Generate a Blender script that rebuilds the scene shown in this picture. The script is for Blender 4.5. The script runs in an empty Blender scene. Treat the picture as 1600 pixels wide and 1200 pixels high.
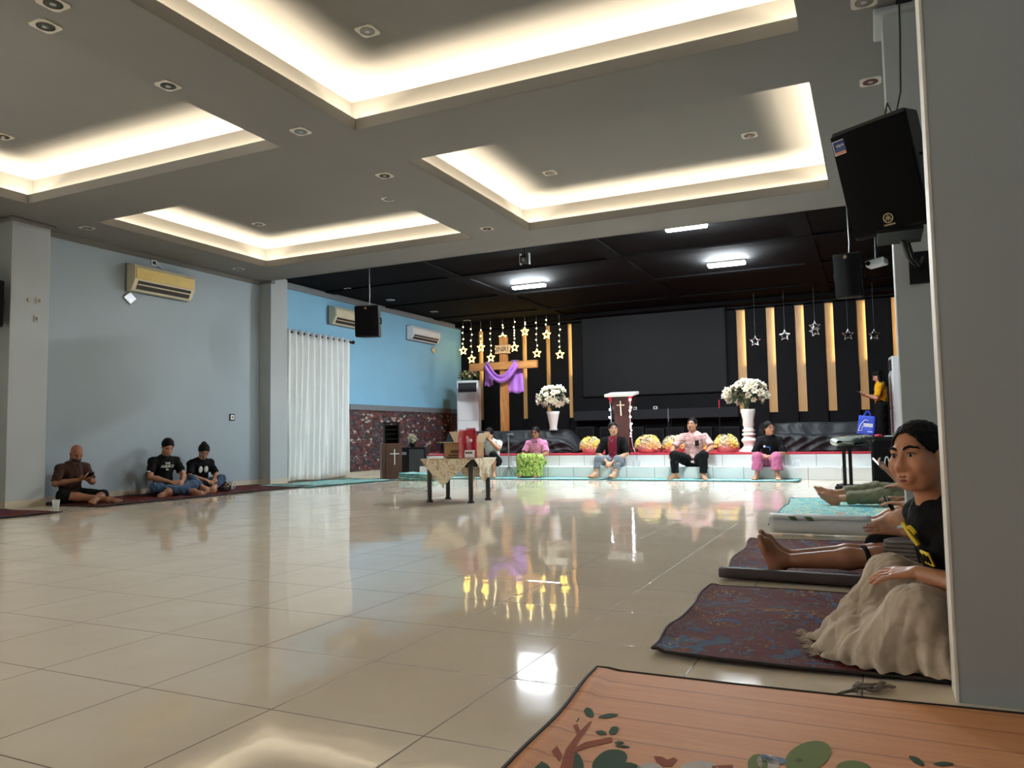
import bpy, bmesh, math, random
import numpy as np
from mathutils import Vector, Matrix, Euler

random.seed(7)
rng = np.random.default_rng(11)
SC = bpy.context.scene
COL = SC.collection
PI = math.pi

# ------------------------------------------------------------------ camera
CAM_H = 0.8287
F_PX = 1203.6
R_RIGHT = (0.9046507545927464, 0.42582005249979665, -0.01686105286881312)
R_DOWN = (-0.04382279711771874, 0.053599478025329175, -0.9976004502846777)
R_FWD = (-0.42389453248131637, 0.9032188986311583, 0.0671494340107463)
cam_data = bpy.data.cameras.new('camera')
cam_data.sensor_fit = 'HORIZONTAL'
cam_data.sensor_width = 36.0
cam_data.lens = F_PX / 1600.0 * 36.0
cam_data.clip_start = 0.05
cam = bpy.data.objects.new('camera', cam_data)
COL.objects.link(cam)
cam.matrix_world = Matrix((
    (R_RIGHT[0], -R_DOWN[0], -R_FWD[0], 0.0),
    (R_RIGHT[1], -R_DOWN[1], -R_FWD[1], 0.0),
    (R_RIGHT[2], -R_DOWN[2], -R_FWD[2], CAM_H),
    (0, 0, 0, 1)))
SC.camera = cam

# ------------------------------------------------------------------ view and world
SC.view_settings.view_transform = 'Standard'
SC.view_settings.look = 'None'
SC.view_settings.gamma = 1.0
SC.view_settings.exposure = 1.27
SC.view_settings.use_curve_mapping = False
SC.cycles.use_denoising = True
SC.cycles.max_bounces = 10
SC.cycles.diffuse_bounces = 6
SC.cycles.glossy_bounces = 4
SC.cycles.sample_clamp_indirect = 6.0
SC.cycles.caustics_reflective = False
SC.cycles.caustics_refractive = False
world = bpy.data.worlds.new('world')
SC.world = world
world.use_nodes = True
world.node_tree.nodes['Background'].inputs[0].default_value = (0.98, 0.95, 0.88, 1)
world.node_tree.nodes['Background'].inputs[1].default_value = 4.2

# ------------------------------------------------------------------ room measures (metres)
XL = -10.387            # left wall of the hall and of the stage
XR = 0.62               # right wall
ZC = 3.80               # ceiling of the hall
ZS = 3.93               # black ceiling over the stage
YB = 11.01              # edge where the black stage ceiling starts
YK = 18.9               # back wall behind the stage
YS = 14.02              # foot of the lower step
YS2 = 14.31             # foot of the upper step
Z1, Z2 = 0.215, 0.455   # step and stage heights
XS = -8.78              # left end of the stage
YR = -4.6               # rear wall, behind the camera
TRAY_X = [(-9.386, -5.346), (-4.42, -0.378)]
TRAY_Y = [(6.884, 10.094), (2.74, 5.952), (-1.40, 1.81)]
COVE = (1.0, 0.83, 0.60)
COVE_W = 10.6           # watts per metre of strip
TUBE_E = 370.0           # emission of the white tube lamps
SLOT_W = 0.6

# ------------------------------------------------------------------ pixel rays of the photograph, met with real planes
def ray(x, y):
    a, b = (x - 800) / F_PX, (y - 600) / F_PX
    return Vector([R_RIGHT[i] * a + R_DOWN[i] * b + R_FWD[i] for i in range(3)])
def onz(x, y, z=0.0):
    d = ray(x, y); t = (z - CAM_H) / d.z
    return Vector((t * d.x, t * d.y, z))
def ony(x, y, Y):
    d = ray(x, y); t = Y / d.y
    return Vector((t * d.x, Y, CAM_H + t * d.z))
def onx(x, y, X):
    d = ray(x, y); t = X / d.x
    return Vector((X, t * d.y, CAM_H + t * d.z))

# ------------------------------------------------------------------ materials
MATS = {}
def srgb(r, g, b):
    f = lambda c: (c / 255) / 12.92 if c <= 10 else (((c / 255) + 0.055) / 1.055) ** 2.4
    return (f(r), f(g), f(b), 1.0)
def mat(name, col, rough=0.6, metal=0.0, spec=0.5, noise=0.06, scale=8.0, bump=0.0, bscale=60.0, emit=None, emit_s=0.0, sheen=0.0, trans=0.0, alpha=1.0, coat=0.0):
    """procedural material: base colour broken up by noise, optional bump"""
    if name in MATS: return MATS[name]
    m = bpy.data.materials.new(name); m.use_nodes = True
    nt = m.node_tree; b = nt.nodes['Principled BSDF']
    b.inputs['Roughness'].default_value = rough
    b.inputs['Metallic'].default_value = metal
    b.inputs['Specular IOR Level'].default_value = spec
    b.inputs['Base Color'].default_value = col
    if sheen: b.inputs['Sheen Weight'].default_value = sheen
    if trans: b.inputs['Transmission Weight'].default_value = trans
    if coat: b.inputs['Coat Weight'].default_value = coat
    if alpha < 1: b.inputs['Alpha'].default_value = alpha
    if emit:
        b.inputs['Emission Color'].default_value = emit
        b.inputs['Emission Strength'].default_value = emit_s
    tc = nt.nodes.new('ShaderNodeTexCoord')
    if noise:
        n = nt.nodes.new('ShaderNodeTexNoise'); n.inputs['Scale'].default_value = scale; n.inputs['Detail'].default_value = 5
        nt.links.new(tc.outputs['Object'], n.inputs['Vector'])
        r = nt.nodes.new('ShaderNodeValToRGB')
        r.color_ramp.elements[0].position = 0.3; r.color_ramp.elements[1].position = 0.7
        r.color_ramp.elements[0].color = tuple(c * (1 - noise) for c in col[:3]) + (1,)
        r.color_ramp.elements[1].color = tuple(min(1, c * (1 + noise)) for c in col[:3]) + (1,)
        nt.links.new(n.outputs['Fac'], r.inputs['Fac']); nt.links.new(r.outputs['Color'], b.inputs['Base Color'])
    if bump:
        n2 = nt.nodes.new('ShaderNodeTexNoise'); n2.inputs['Scale'].default_value = bscale; n2.inputs['Detail'].default_value = 4
        nt.links.new(tc.outputs['Object'], n2.inputs['Vector'])
        bp = nt.nodes.new('ShaderNodeBump'); bp.inputs['Strength'].default_value = bump; bp.inputs['Distance'].default_value = 0.01
        nt.links.new(n2.outputs['Fac'], bp.inputs['Height']); nt.links.new(bp.outputs['Normal'], b.inputs['Normal'])
    MATS[name] = m
    return m

class NT:
    """small helper to write node graphs"""
    def __init__(s, name):
        s.m = bpy.data.materials.new(name); s.m.use_nodes = True
        s.t = s.m.node_tree; s.b = s.t.nodes['Principled BSDF']; MATS[name] = s.m
    def n(s, typ, **kw):
        o = s.t.nodes.new(typ)
        for k, v in kw.items(): setattr(o, k, v)
        return o
    def l(s, a, b): s.t.links.new(a, b)
    def math(s, op, a, b=None, c=None):
        o = s.n('ShaderNodeMath', operation=op)
        for i, v in enumerate((a, b, c)):
            if v is None: continue
            if isinstance(v, (int, float)): o.inputs[i].default_value = v
            else: s.l(v, o.inputs[i])
        return o.outputs[0]
    def noise(s, vec, scale, detail=4, rough=0.5, dist=0.0):
        o = s.n('ShaderNodeTexNoise'); o.inputs['Scale'].default_value = scale; o.inputs['Detail'].default_value = detail
        o.inputs['Roughness'].default_value = rough; o.inputs['Distortion'].default_value = dist
        if vec is not None: s.l(vec, o.inputs['Vector'])
        return o
    def ramp(s, fac, stops, interp='LINEAR'):
        o = s.n('ShaderNodeValToRGB'); cr = o.color_ramp; cr.interpolation = interp
        while len(cr.elements) < len(stops): cr.elements.new(0.5)
        for e, (p, c) in zip(cr.elements, stops): e.position = p; e.color = c if len(c) == 4 else tuple(c) + (1,)
        s.l(fac, o.inputs['Fac']); return o.outputs['Color']
    def mix(s, fac, a, b):
        o = s.n('ShaderNodeMix', data_type='RGBA')
        if isinstance(fac, (int, float)): o.inputs[0].default_value = fac
        else: s.l(fac, o.inputs[0])
        for i, v in ((6, a), (7, b)):
            if isinstance(v, tuple): o.inputs[i].default_value = v
            else: s.l(v, o.inputs[i])
        return o.outputs[2]
    def bump(s, h, strength, dist=0.01):
        o = s.n('ShaderNodeBump'); o.inputs['Strength'].default_value = strength; o.inputs['Distance'].default_value = dist
        s.l(h, o.inputs['Height']); return o.outputs['Normal']

def pattern_mat(name, stops, scale, rough=0.5, dist=1.5, bump=0.3, stretch=(1, 1, 1), curls=None, spec=0.4, interp='CONSTANT'):
    """printed or woven pattern made of banded, distorted noise"""
    g = NT(name); tc = g.n('ShaderNodeTexCoord'); mp = g.n('ShaderNodeMapping')
    mp.inputs['Scale'].default_value = stretch; g.l(tc.outputs['Object'], mp.inputs['Vector'])
    n = g.noise(mp.outputs[0], scale, 3, 0.55, dist)
    c = g.ramp(n.outputs['Fac'], stops, interp)
    if curls:
        n2 = g.noise(mp.outputs[0], curls[0], 2, 0.5, 2.2)
        ring = g.math('LESS_THAN', g.math('ABSOLUTE', g.math('SUBTRACT', g.math('FRACT', g.math('MULTIPLY', n2.outputs['Fac'], curls[1])), 0.5)), curls[2])
        n3 = g.noise(mp.outputs[0], curls[0] * 0.7, 1, 0.5, 0)
        c = g.mix(ring, c, g.ramp(n3.outputs['Fac'], curls[3], 'CONSTANT'))
    g.l(c, g.b.inputs['Base Color']); g.b.inputs['Roughness'].default_value = rough
    g.b.inputs['Specular IOR Level'].default_value = spec
    if bump:
        nb = g.noise(tc.outputs['Object'], 220, 2); g.l(g.bump(nb.outputs['Fac'], bump, 0.003), g.b.inputs['Normal'])
    return g.m

def floor_material():
    g = NT('glossy beige floor tile'); geo = g.n('ShaderNodeNewGeometry'); sx = g.n('ShaderNodeSeparateXYZ')
    g.l(geo.outputs['Position'], sx.inputs[0])
    T = 0.55
    u = g.math('DIVIDE', g.math('SUBTRACT', sx.outputs[0], -1.7233), T)
    v = g.math('DIVIDE', g.math('SUBTRACT', sx.outputs[1], 1.8821), T)
    fu, fv = g.math('FRACT', u), g.math('FRACT', v)
    du = g.math('MINIMUM', fu, g.math('SUBTRACT', 1.0, fu)); dv = g.math('MINIMUM', fv, g.math('SUBTRACT', 1.0, fv))
    d = g.math('MINIMUM', du, dv)
    grout = g.math('LESS_THAN', d, 0.0042)
    cid = g.n('ShaderNodeCombineXYZ'); g.l(g.math('FLOOR', u), cid.inputs[0]); g.l(g.math('FLOOR', v), cid.inputs[1])
    wn = g.n('ShaderNodeTexWhiteNoise'); g.l(cid.outputs[0], wn.inputs['Vector'])
    n = g.noise(geo.outputs['Position'], 2.2, 6, 0.6, 0.6)
    base = g.ramp(n.outputs['Fac'], [(0.3, srgb(230, 216, 196)), (0.7, srgb(238, 226, 208))])
    tint = g.mix(g.math('MULTIPLY', wn.outputs['Value'], 0.18), base, srgb(216, 202, 182))
    col = g.mix(grout, tint, srgb(92, 78, 64)); g.l(col, g.b.inputs['Base Color'])
    g.b.inputs['Roughness'].default_value = 0.085
    rr = g.math('ADD', g.math('MULTIPLY', grout, 0.5), 0.05); g.l(rr, g.b.inputs['Roughness'])
    g.b.inputs['IOR'].default_value = 1.52
    # each tile lies a hair out of level, and its glaze is slightly wavy
    vm = g.n('ShaderNodeVectorMath', operation='SUBTRACT'); g.l(wn.outputs['Color'], vm.inputs[0]); vm.inputs[1].default_value = (0.5, 0.5, 0.5)
    vs = g.n('ShaderNodeVectorMath', operation='SCALE'); g.l(vm.outputs[0], vs.inputs[0]); vs.inputs['Scale'].default_value = 0.008
    wv = g.noise(geo.outputs['Position'], 3.0, 2, 0.5, 0.3)
    bp = g.n('ShaderNodeBump'); bp.inputs['Strength'].default_value = 0.25; bp.inputs['Distance'].default_value = 0.006
    hgt = g.math('ADD', wv.outputs['Fac'], g.math('MULTIPLY', g.math('MINIMUM', d, 0.01), 30.0))
    g.l(hgt, bp.inputs['Height'])
    va = g.n('ShaderNodeVectorMath', operation='ADD'); g.l(bp.outputs['Normal'], va.inputs[0]); g.l(vs.outputs[0], va.inputs[1])
    vn = g.n('ShaderNodeVectorMath', operation='NORMALIZE'); g.l(va.outputs[0], vn.inputs[0]); g.l(vn.outputs[0], g.b.inputs['Normal'])
    return g.m

def stone_material():
    g = NT('split stone wallpaper'); tc = g.n('ShaderNodeTexCoord'); mp = g.n('ShaderNodeMapping')
    mp.inputs['Scale'].default_value = (1, 9.0, 20.0); g.l(tc.outputs['Object'], mp.inputs['Vector'])
    nw = g.noise(tc.outputs['Object'], 9, 2); ad = g.n('ShaderNodeVectorMath', operation='MULTIPLY_ADD')
    g.l(nw.outputs['Color'], ad.inputs[0]); ad.inputs[1].default_value = (0, 1.4, 1.4); g.l(mp.outputs[0], ad.inputs[2])
    vo = g.n('ShaderNodeTexVoronoi'); vo.inputs['Scale'].default_value = 1.0; g.l(ad.outputs[0], vo.inputs['Vector'])
    sp = g.n('ShaderNodeSeparateColor'); g.l(vo.outputs['Color'], sp.inputs[0])
    c = g.ramp(sp.outputs[0], [(0.0, srgb(104, 58, 56)), (0.2, srgb(66, 44, 46)), (0.38, srgb(96, 92, 96)), (0.55, srgb(130, 78, 72)), (0.7, srgb(60, 62, 70)), (0.85, srgb(172, 158, 148)), (0.94, srgb(86, 52, 50))], 'CONSTANT')
    ve = g.n('ShaderNodeTexVoronoi', feature='DISTANCE_TO_EDGE'); ve.inputs['Scale'].default_value = 1.0; g.l(ad.outputs[0], ve.inputs['Vector'])
    e = g.math('LESS_THAN', ve.outputs['Distance'], 0.06)
    g.l(g.mix(e, c, srgb(34, 28, 30)), g.b.inputs['Base Color']); g.b.inputs['Roughness'].default_value = 0.7
    return g.m

def wood_material(name, a, b, scale=3.0, stretch=(12, 12, 1), rough=0.5):
    g = NT(name); tc = g.n('ShaderNodeTexCoord'); mp = g.n('ShaderNodeMapping'); mp.inputs['Scale'].default_value = stretch
    g.l(tc.outputs['Object'], mp.inputs['Vector']); n = g.noise(mp.outputs[0], scale, 6, 0.6, 1.2)
    g.l(g.ramp(n.outputs['Fac'], [(0.3, a), (0.68, b)]), g.b.inputs['Base Color']); g.b.inputs['Roughness'].default_value = rough
    return g.m

def tile_face_material():
    """white glazed riser tiles with thin joints every 60 cm"""
    g = NT('white step tile'); geo = g.n('ShaderNodeNewGeometry'); sx = g.n('ShaderNodeSeparateXYZ'); g.l(geo.outputs['Position'], sx.inputs[0])
    up = g.math('GREATER_THAN', sx.outputs[2], Z1 + 0.002)
    u = g.math('DIVIDE', g.math('ADD', sx.outputs[0], g.math('MULTIPLY', up, -0.12)), 0.53)
    fu = g.math('FRACT', u); d = g.math('MINIMUM', fu, g.math('SUBTRACT', 1.0, fu))
    gr = g.math('LESS_THAN', d, 0.008)
    n = g.noise(geo.outputs['Position'], 3, 4)
    c = g.ramp(n.outputs['Fac'], [(0.3, srgb(226, 230, 229)), (0.7, srgb(238, 240, 239))])
    g.l(g.mix(gr, c, srgb(120, 120, 118)), g.b.inputs['Base Color']); g.b.inputs['Roughness'].default_value = 0.18
    return g.m

# ------------------------------------------------------------------ mesh helpers
class MB:
    def __init__(s): s.v, s.f, s.mi, s.sm = [], [], [], []
    def add(s, vs, fs, mi=0, smooth=False):
        o = len(s.v); s.v += [tuple(v) for v in vs]
        for f in fs: s.f.append(tuple(i + o for i in f)); s.mi.append(mi); s.sm.append(smooth)
        return s
    def box(s, lo, hi, mi=0, bevel=0.0, M=None, seg=2):
        bm = bmesh.new(); bmesh.ops.create_cube(bm, size=1)
        c = [(a + b) / 2 for a, b in zip(lo, hi)]; d = [abs(b - a) for a, b in zip(lo, hi)]
        for v in bm.verts: v.co = Vector((v.co.x * d[0] + c[0], v.co.y * d[1] + c[1], v.co.z * d[2] + c[2]))
        if bevel: bmesh.ops.bevel(bm, geom=bm.edges[:], offset=bevel, segments=seg, profile=0.5, affect='EDGES')
        return s.bm(bm, mi, M)
    def bm(s, bm, mi=0, M=None, smooth=False):
        bm.verts.index_update()
        vs = [(M @ v.co if M else v.co) for v in bm.verts]
        s.add(vs, [[v.index for v in f.verts] for f in bm.faces], mi, smooth); bm.free(); return s
    def tube(s, pts, r, mi=0, seg=10, caps=True, closed=False):
        pts = [Vector(p) for p in pts]; n = len(pts); rs = r if isinstance(r, (list, tuple)) else [r] * n
        rings = []; up = None
        for i, p in enumerate(pts):
            if closed: t = pts[(i + 1) % n] - pts[i - 1]
            else: t = pts[min(i + 1, n - 1)] - pts[max(i - 1, 0)]
            if t.length < 1e-9: t = Vector((0, 0, 1))
            t.normalize()
            if up is None: up = t.orthogonal().normalized()
            else:
                up = up - t * up.dot(t)
                up = up.normalized() if up.length > 1e-6 else t.orthogonal().normalized()
            w = t.cross(up)
            rings.append([p + (up * math.cos(a) + w * math.sin(a)) * rs[i] for a in [2 * PI * k / seg for k in range(seg)]])
        vs = [v for rg in rings for v in rg]; fs = []
        for i in range(n if closed else n - 1):
            j = (i + 1) % n
            for k in range(seg): fs.append((i * seg + k, i * seg + (k + 1) % seg, j * seg + (k + 1) % seg, j * seg + k))
        s.add(vs, fs, mi, True)
        if caps and not closed:
            s.add(rings[0], [tuple(reversed(range(seg)))], mi); s.add(rings[-1], [tuple(range(seg))], mi)
        return s
    def lathe(s, prof, c=(0, 0, 0), mi=0, seg=24, smooth=True):
        vs, fs = [], []
        for r, z in prof: vs += [(c[0] + r * math.cos(2 * PI * k / seg), c[1] + r * math.sin(2 * PI * k / seg), c[2] + z) for k in range(seg)]
        for i in range(len(prof) - 1):
            for k in range(seg): fs.append((i * seg + k, i * seg + (k + 1) % seg, (i + 1) * seg + (k + 1) % seg, (i + 1) * seg + k))
        s.add(vs, fs, mi, smooth)
        if prof[0][0] > 1e-4: s.add(vs[:seg], [tuple(reversed(range(seg)))], mi)
        if prof[-1][0] > 1e-4: s.add(vs[-seg:], [tuple(range(seg))], mi)
        return s
    def ball(s, c, r, mi=0, M=None, u=14, v=9):
        bm = bmesh.new(); bmesh.ops.create_uvsphere(bm, u_segments=u, v_segments=v, radius=1)
        r = r if isinstance(r, (tuple, list)) else (r, r, r)
        for w in bm.verts:
            p = Vector((w.co.x * r[0], w.co.y * r[1], w.co.z * r[2]))
            w.co = (M @ p if M else p) + Vector(c)
        return s.bm(bm, mi, None, True)
    def prism(s, poly, ax, d0, d1, mi=0):
        """polygon (list of 2D points) pushed along axis ax from d0 to d1"""
        def P(q, d):
            return (d, q[0], q[1]) if ax == 0 else ((q[0], d, q[1]) if ax == 1 else (q[0], q[1], d))
        n = len(poly); vs = [P(q, d0) for q in poly] + [P(q, d1) for q in poly]
        s.add(vs, [tuple(range(n)), tuple(reversed(range(n, 2 * n)))] + [(i, i + n, (i + 1) % n + n, (i + 1) % n) for i in range(n)], mi); return s
    def grid(s, fn, nu, nv, mi=0, thick=0.0, smooth=True):
        """surface fn(u,v) in 0..1, given a thickness along its normal"""
        P = [[Vector(fn(i / nu, j / nv)) for j in range(nv + 1)] for i in range(nu + 1)]
        vs = [p for r in P for p in r]; w = nv + 1
        fs = [(i * w + j, (i + 1) * w + j, (i + 1) * w + j + 1, i * w + j + 1) for i in range(nu) for j in range(nv)]
        if not thick: return s.add(vs, fs, mi, smooth)
        back = []
        for i in range(nu + 1):
            for j in range(nv + 1):
                a = P[min(i + 1, nu)][j] - P[max(i - 1, 0)][j]; b = P[i][min(j + 1, nv)] - P[i][max(j - 1, 0)]
                n = a.cross(b); n = n.normalized() if n.length > 1e-12 else Vector((0, 0, 1))
                back.append(P[i][j] - n * thick)
        o = len(vs); fb = [tuple(reversed([k + o for k in f])) for f in fs]
        edge = [(0, j) for j in range(nv + 1)] + [(i, nv) for i in range(1, nu + 1)] + [(nu, j) for j in range(nv - 1, -1, -1)] + [(i, 0) for i in range(nu - 1, 0, -1)]
        ed = [i * w + j for i, j in edge]; m = len(ed)
        side = [(ed[k], ed[(k + 1) % m], ed[(k + 1) % m] + o, ed[k] + o) for k in range(m)]
        s.add(vs + back, fs + fb + side, mi, smooth); return s
    def star(s, c, ro, ri, r, mi=0, axis='y', rot=0.0):
        """five-pointed star outline made of thin rod"""
        pts = []
        for k in range(10):
            a = PI / 2 + k * PI / 5 + rot; q = ro if k % 2 == 0 else ri
            pts.append(Vector(c) + Vector((q * math.cos(a), 0, q * math.sin(a))))
        for k in range(10): s.tube([pts[k], pts[(k + 1) % 10]], r, mi, 6)
        return s
    def text(s, txt, size, M, mi=0, depth=0.001, align='CENTER'):
        cu = bpy.data.curves.new('t', 'FONT'); cu.body = txt; cu.size = size; cu.extrude = depth; cu.align_x = align; cu.align_y = 'CENTER'; cu.resolution_u = 3
        o = bpy.data.objects.new('t', cu); COL.objects.link(o)
        me = bpy.data.meshes.new_from_object(o.evaluated_get(bpy.context.evaluated_depsgraph_get()))
        vs = [M @ v.co for v in me.vertices]; fs = [tuple(p.vertices) for p in me.polygons]
        bpy.data.objects.remove(o); bpy.data.curves.remove(cu); bpy.data.meshes.remove(me)
        return s.add(vs, fs, mi)
    def build(s, name, mats, parent=None, fix=True, origin=None):
        me = bpy.data.meshes.new(name)
        if origin is None and parent is None:
            a = np.array(s.v); lo, hi = a.min(0), a.max(0); origin = ((lo[0] + hi[0]) / 2, (lo[1] + hi[1]) / 2, lo[2])
        if parent is not None and origin is None: origin = WORLD_OF.get(parent.name, Vector((0, 0, 0)))
        O = Vector(origin)
        me.from_pydata([Vector(v) - O for v in s.v], [], s.f)
        for m in (mats if isinstance(mats, (list, tuple)) else [mats]): me.materials.append(m)
        me.polygons.foreach_set('material_index', s.mi); me.polygons.foreach_set('use_smooth', s.sm)
        if fix:
            bm = bmesh.new(); bm.from_mesh(me); bmesh.ops.recalc_face_normals(bm, faces=bm.faces[:]); bm.to_mesh(me); bm.free()
        o = bpy.data.objects.new(name, me); COL.objects.link(o)
        if parent is not None:
            o.parent = parent; o.location = O - WORLD_OF.get(parent.name, Vector((0, 0, 0)))
        else: o.location = O
        WORLD_OF[o.name] = O
        return o
WORLD_OF = {}          # where each object's origin stands, before the depsgraph knows it

def tag(o, label, cat, group=None, kind=None):
    o['label'] = label; o['category'] = cat
    if group: o['group'] = group
    if kind: o['kind'] = kind
    return o
def thing(name, loc, label, cat, group=None):
    o = bpy.data.objects.new(name, None); o.empty_display_size = 0.1; COL.objects.link(o)
    o.location = loc; WORLD_OF[o.name] = Vector(loc); tag(o, label, cat, group); return o
def struct(name, mb, mats, parent=None):
    o = mb.build(name, mats, parent)
    if parent is None: o['kind'] = 'structure'
    return o
def copy_tree(o, loc, label=None, rotz=None):
    """a copy of a thing with copies of its parts and their sub-parts"""
    c = o.copy(); COL.objects.link(c); c.location = loc; WORLD_OF[c.name] = Vector(loc)
    if label: c['label'] = label
    if rotz is not None: c.rotation_euler = (0, 0, rotz)
    for ch in list(o.children):
        k = ch.copy(); COL.objects.link(k); k.parent = c
        for g in list(ch.children):
            h = g.copy(); COL.objects.link(h); h.parent = k
    return c
def RZ(a, loc=(0, 0, 0)): return Matrix.Translation(loc) @ Matrix.Rotation(a, 4, 'Z')
def area(name, loc, dirv, sx, sy, watts, col, up=None):
    """light of a lamp strip: sx along its length"""
    L = bpy.data.lights.new(name, 'AREA'); L.shape = 'RECTANGLE'; L.size = sx; L.size_y = sy; L.energy = watts; L.color = col
    o = bpy.data.objects.new(name, L); COL.objects.link(o); o.location = loc
    z = -Vector(dirv).normalized(); x = Vector(up).normalized(); x = (x - z * x.dot(z)).normalized(); y = z.cross(x)
    o.matrix_world = Matrix(((x.x, y.x, z.x, loc[0]), (x.y, y.y, z.y, loc[1]), (x.z, y.z, z.z, loc[2]), (0, 0, 0, 1)))
    return o

# ------------------------------------------------------------------ shared materials
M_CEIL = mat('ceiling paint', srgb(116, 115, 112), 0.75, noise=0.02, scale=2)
M_WALL = mat('warm lit blue wall paint', srgb(156, 169, 177), 0.6, noise=0.035, scale=1.3, bump=0.06, bscale=120)  # greyer tone: the warm hall light is put into the wall colour
M_WALLB = mat('cool lit blue wall paint', srgb(134, 190, 220), 0.6, noise=0.035, scale=1.3, bump=0.06, bscale=120)  # same wall paint made bluer, the cool tube light put into its colour
M_PIL = mat('grey pillar paint', srgb(172, 178, 180), 0.65, noise=0.03, scale=2, bump=0.05, bscale=120)
M_FLOOR = floor_material()
M_STONE = stone_material()
M_LEDGE = mat('grey ledge paint', srgb(118, 124, 130), 0.6)
M_BASE = mat('cream skirting tile', srgb(196, 186, 168), 0.25, noise=0.05)
M_BLACKC = mat('black ceiling paint', srgb(8, 8, 9), 0.85, spec=.1, noise=0.1, scale=2)
M_BLACKW = mat('charcoal panel paint', srgb(15, 16, 18), 0.75, spec=.15, noise=0.08, scale=2)
M_DGREY = mat('dark grey panel', srgb(30, 32, 35), 0.7, spec=.2, noise=0.06, scale=3)
M_GOLD = wood_material('golden batten wood', srgb(178, 134, 78), srgb(200, 158, 98), 2.0, (8, 8, 0.6), 0.45)
M_BLACK = mat('black plastic', srgb(10, 10, 11), 0.5, spec=.3, noise=0.1, scale=30)
M_GRILLE = mat('black speaker grille', srgb(6, 6, 7), 0.75, spec=.15, noise=0.15, scale=300, bump=0.5, bscale=700)
M_METAL = mat('brushed steel', srgb(170, 172, 174), 0.3, metal=1.0, noise=0.04)
M_CHROME = mat('chrome', srgb(205, 205, 205), 0.15, metal=1.0, noise=0.02)
M_WHITE = mat('white plastic', srgb(226, 228, 228), 0.35, noise=0.02)
M_CREAM = mat('yellowed plastic', srgb(212, 204, 176), 0.4, noise=0.05)
M_YELL = mat('yellow plastic front', srgb(216, 184, 92), 0.35, noise=0.05)
M_WHCLOTH = mat('white cloth', srgb(214, 212, 206), 0.7, noise=0.04, bump=0.1, bscale=200)
M_CARPET = mat('red stage carpet', srgb(176, 38, 54), 0.9, noise=0.12, scale=60, bump=0.4, bscale=400)
M_TILEW = tile_face_material()

# ------------------------------------------------------------------ room shell
m = MB().box((-11.2, YR, -0.12), (1.9, YK + 0.1, 0.0)); struct('floor', m, M_FLOOR)
# hall ceiling: lowered grid of broad bands around recessed trays with light coves
LIP, SET, ZT = 0.115, 0.165, 4.17
m = MB()
ys = [YR, TRAY_Y[2][0], TRAY_Y[2][1], TRAY_Y[1][0], TRAY_Y[1][1], TRAY_Y[0][0], TRAY_Y[0][1], YB]
xs = [XL - 0.1, TRAY_X[0][0], TRAY_X[0][1], TRAY_X[1][0], TRAY_X[1][1], 1.9]
TH = 0.022
for i in range(5):
    for j in range(7):
        if i in (1, 3) and j in (1, 3, 5): continue
        m.add([(xs[i], ys[j], ZC), (xs[i + 1], ys[j], ZC), (xs[i + 1], ys[j + 1], ZC), (xs[i], ys[j + 1], ZC)], [(3, 2, 1, 0)])
trays = [(a, b, c, d) for (c, d) in TRAY_Y for (a, b) in TRAY_X]
for (a, b, c, d) in trays:
    t = 0.03
    for lo, hi in (((a - t, c - t), (a, d + t)), ((b, c - t), (b + t, d + t)), ((a, c - t), (b, c)), ((a, d), (b, d + t))):
        m.box((lo[0], lo[1], ZC + .002), (hi[0], hi[1], ZC + LIP))
    S = SET
    for lo, hi in (((a - S - .02, c - S), (a - S, d + S)), ((b + S, c - S), (b + S + .02, d + S)), ((a - S, c - S - .02), (b + S, c - S)), ((a - S, d + S), (b + S, d + S + .02))):
        m.box((lo[0], lo[1], ZC + .004), (hi[0], hi[1], ZT))
    m.box((a - S - .02, c - S - .02, ZT), (b + S + .02, d + S + .02, ZT + 0.02))
    for lo, hi in (((a - S, c - S), (a - t, d + S)), ((b + t, c - S), (b + S, d + S)), ((a - t, c - S), (b + t, c - t)), ((a - t, d + t), (b + t, d + S))):
        m.box((lo[0], lo[1], ZC + .006), (hi[0], hi[1], ZC + 0.02))
m.box((XL - 0.1, YB - 0.02, ZC), (1.9, YB, ZS + 0.3))
m.box((XL - 0.1, YR, 4.28), (1.9, YB, 4.34))
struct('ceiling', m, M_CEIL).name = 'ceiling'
for (a, b, c, d) in trays:
    z = ZC + 0.066; o = 0.132
    for p, q, L in (((a - o, (c + d) / 2), (0.5, 0, 1), 'y'), ((b + o, (c + d) / 2), (-0.5, 0, 1), 'y'), (((a + b) / 2, c - o), (0, 0.5, 1), 'x'), (((a + b) / 2, d + o), (0, -0.5, 1), 'x')):
        ln = (d - c) if L == 'y' else (b - a)
        area('cove_light', (p[0], p[1], z), q, ln + 0.1, 0.03, COVE_W * ln, COVE, up=(0, 1, 0) if L == 'y' else (1, 0, 0))
# stage ceiling, black, with shallow beams
m = MB().box((XL - 0.1, YB, ZS), (1.9, YK + 0.1, ZS + 0.08))
for y in (13.0, 15.2, 17.4): m.box((XL, y - .14, ZS - 0.03), (XR, y + .14, ZS))
for x in (-7.2, -4.0, -0.9): m.box((x - .14, YB, ZS - 0.028), (x + .14, YK, ZS))
m.box((XL, YK - 0.5, ZS - 0.11), (XR, YK - 0.1, ZS))
struct('ceiling_stage', m, M_BLACKC)
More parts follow.
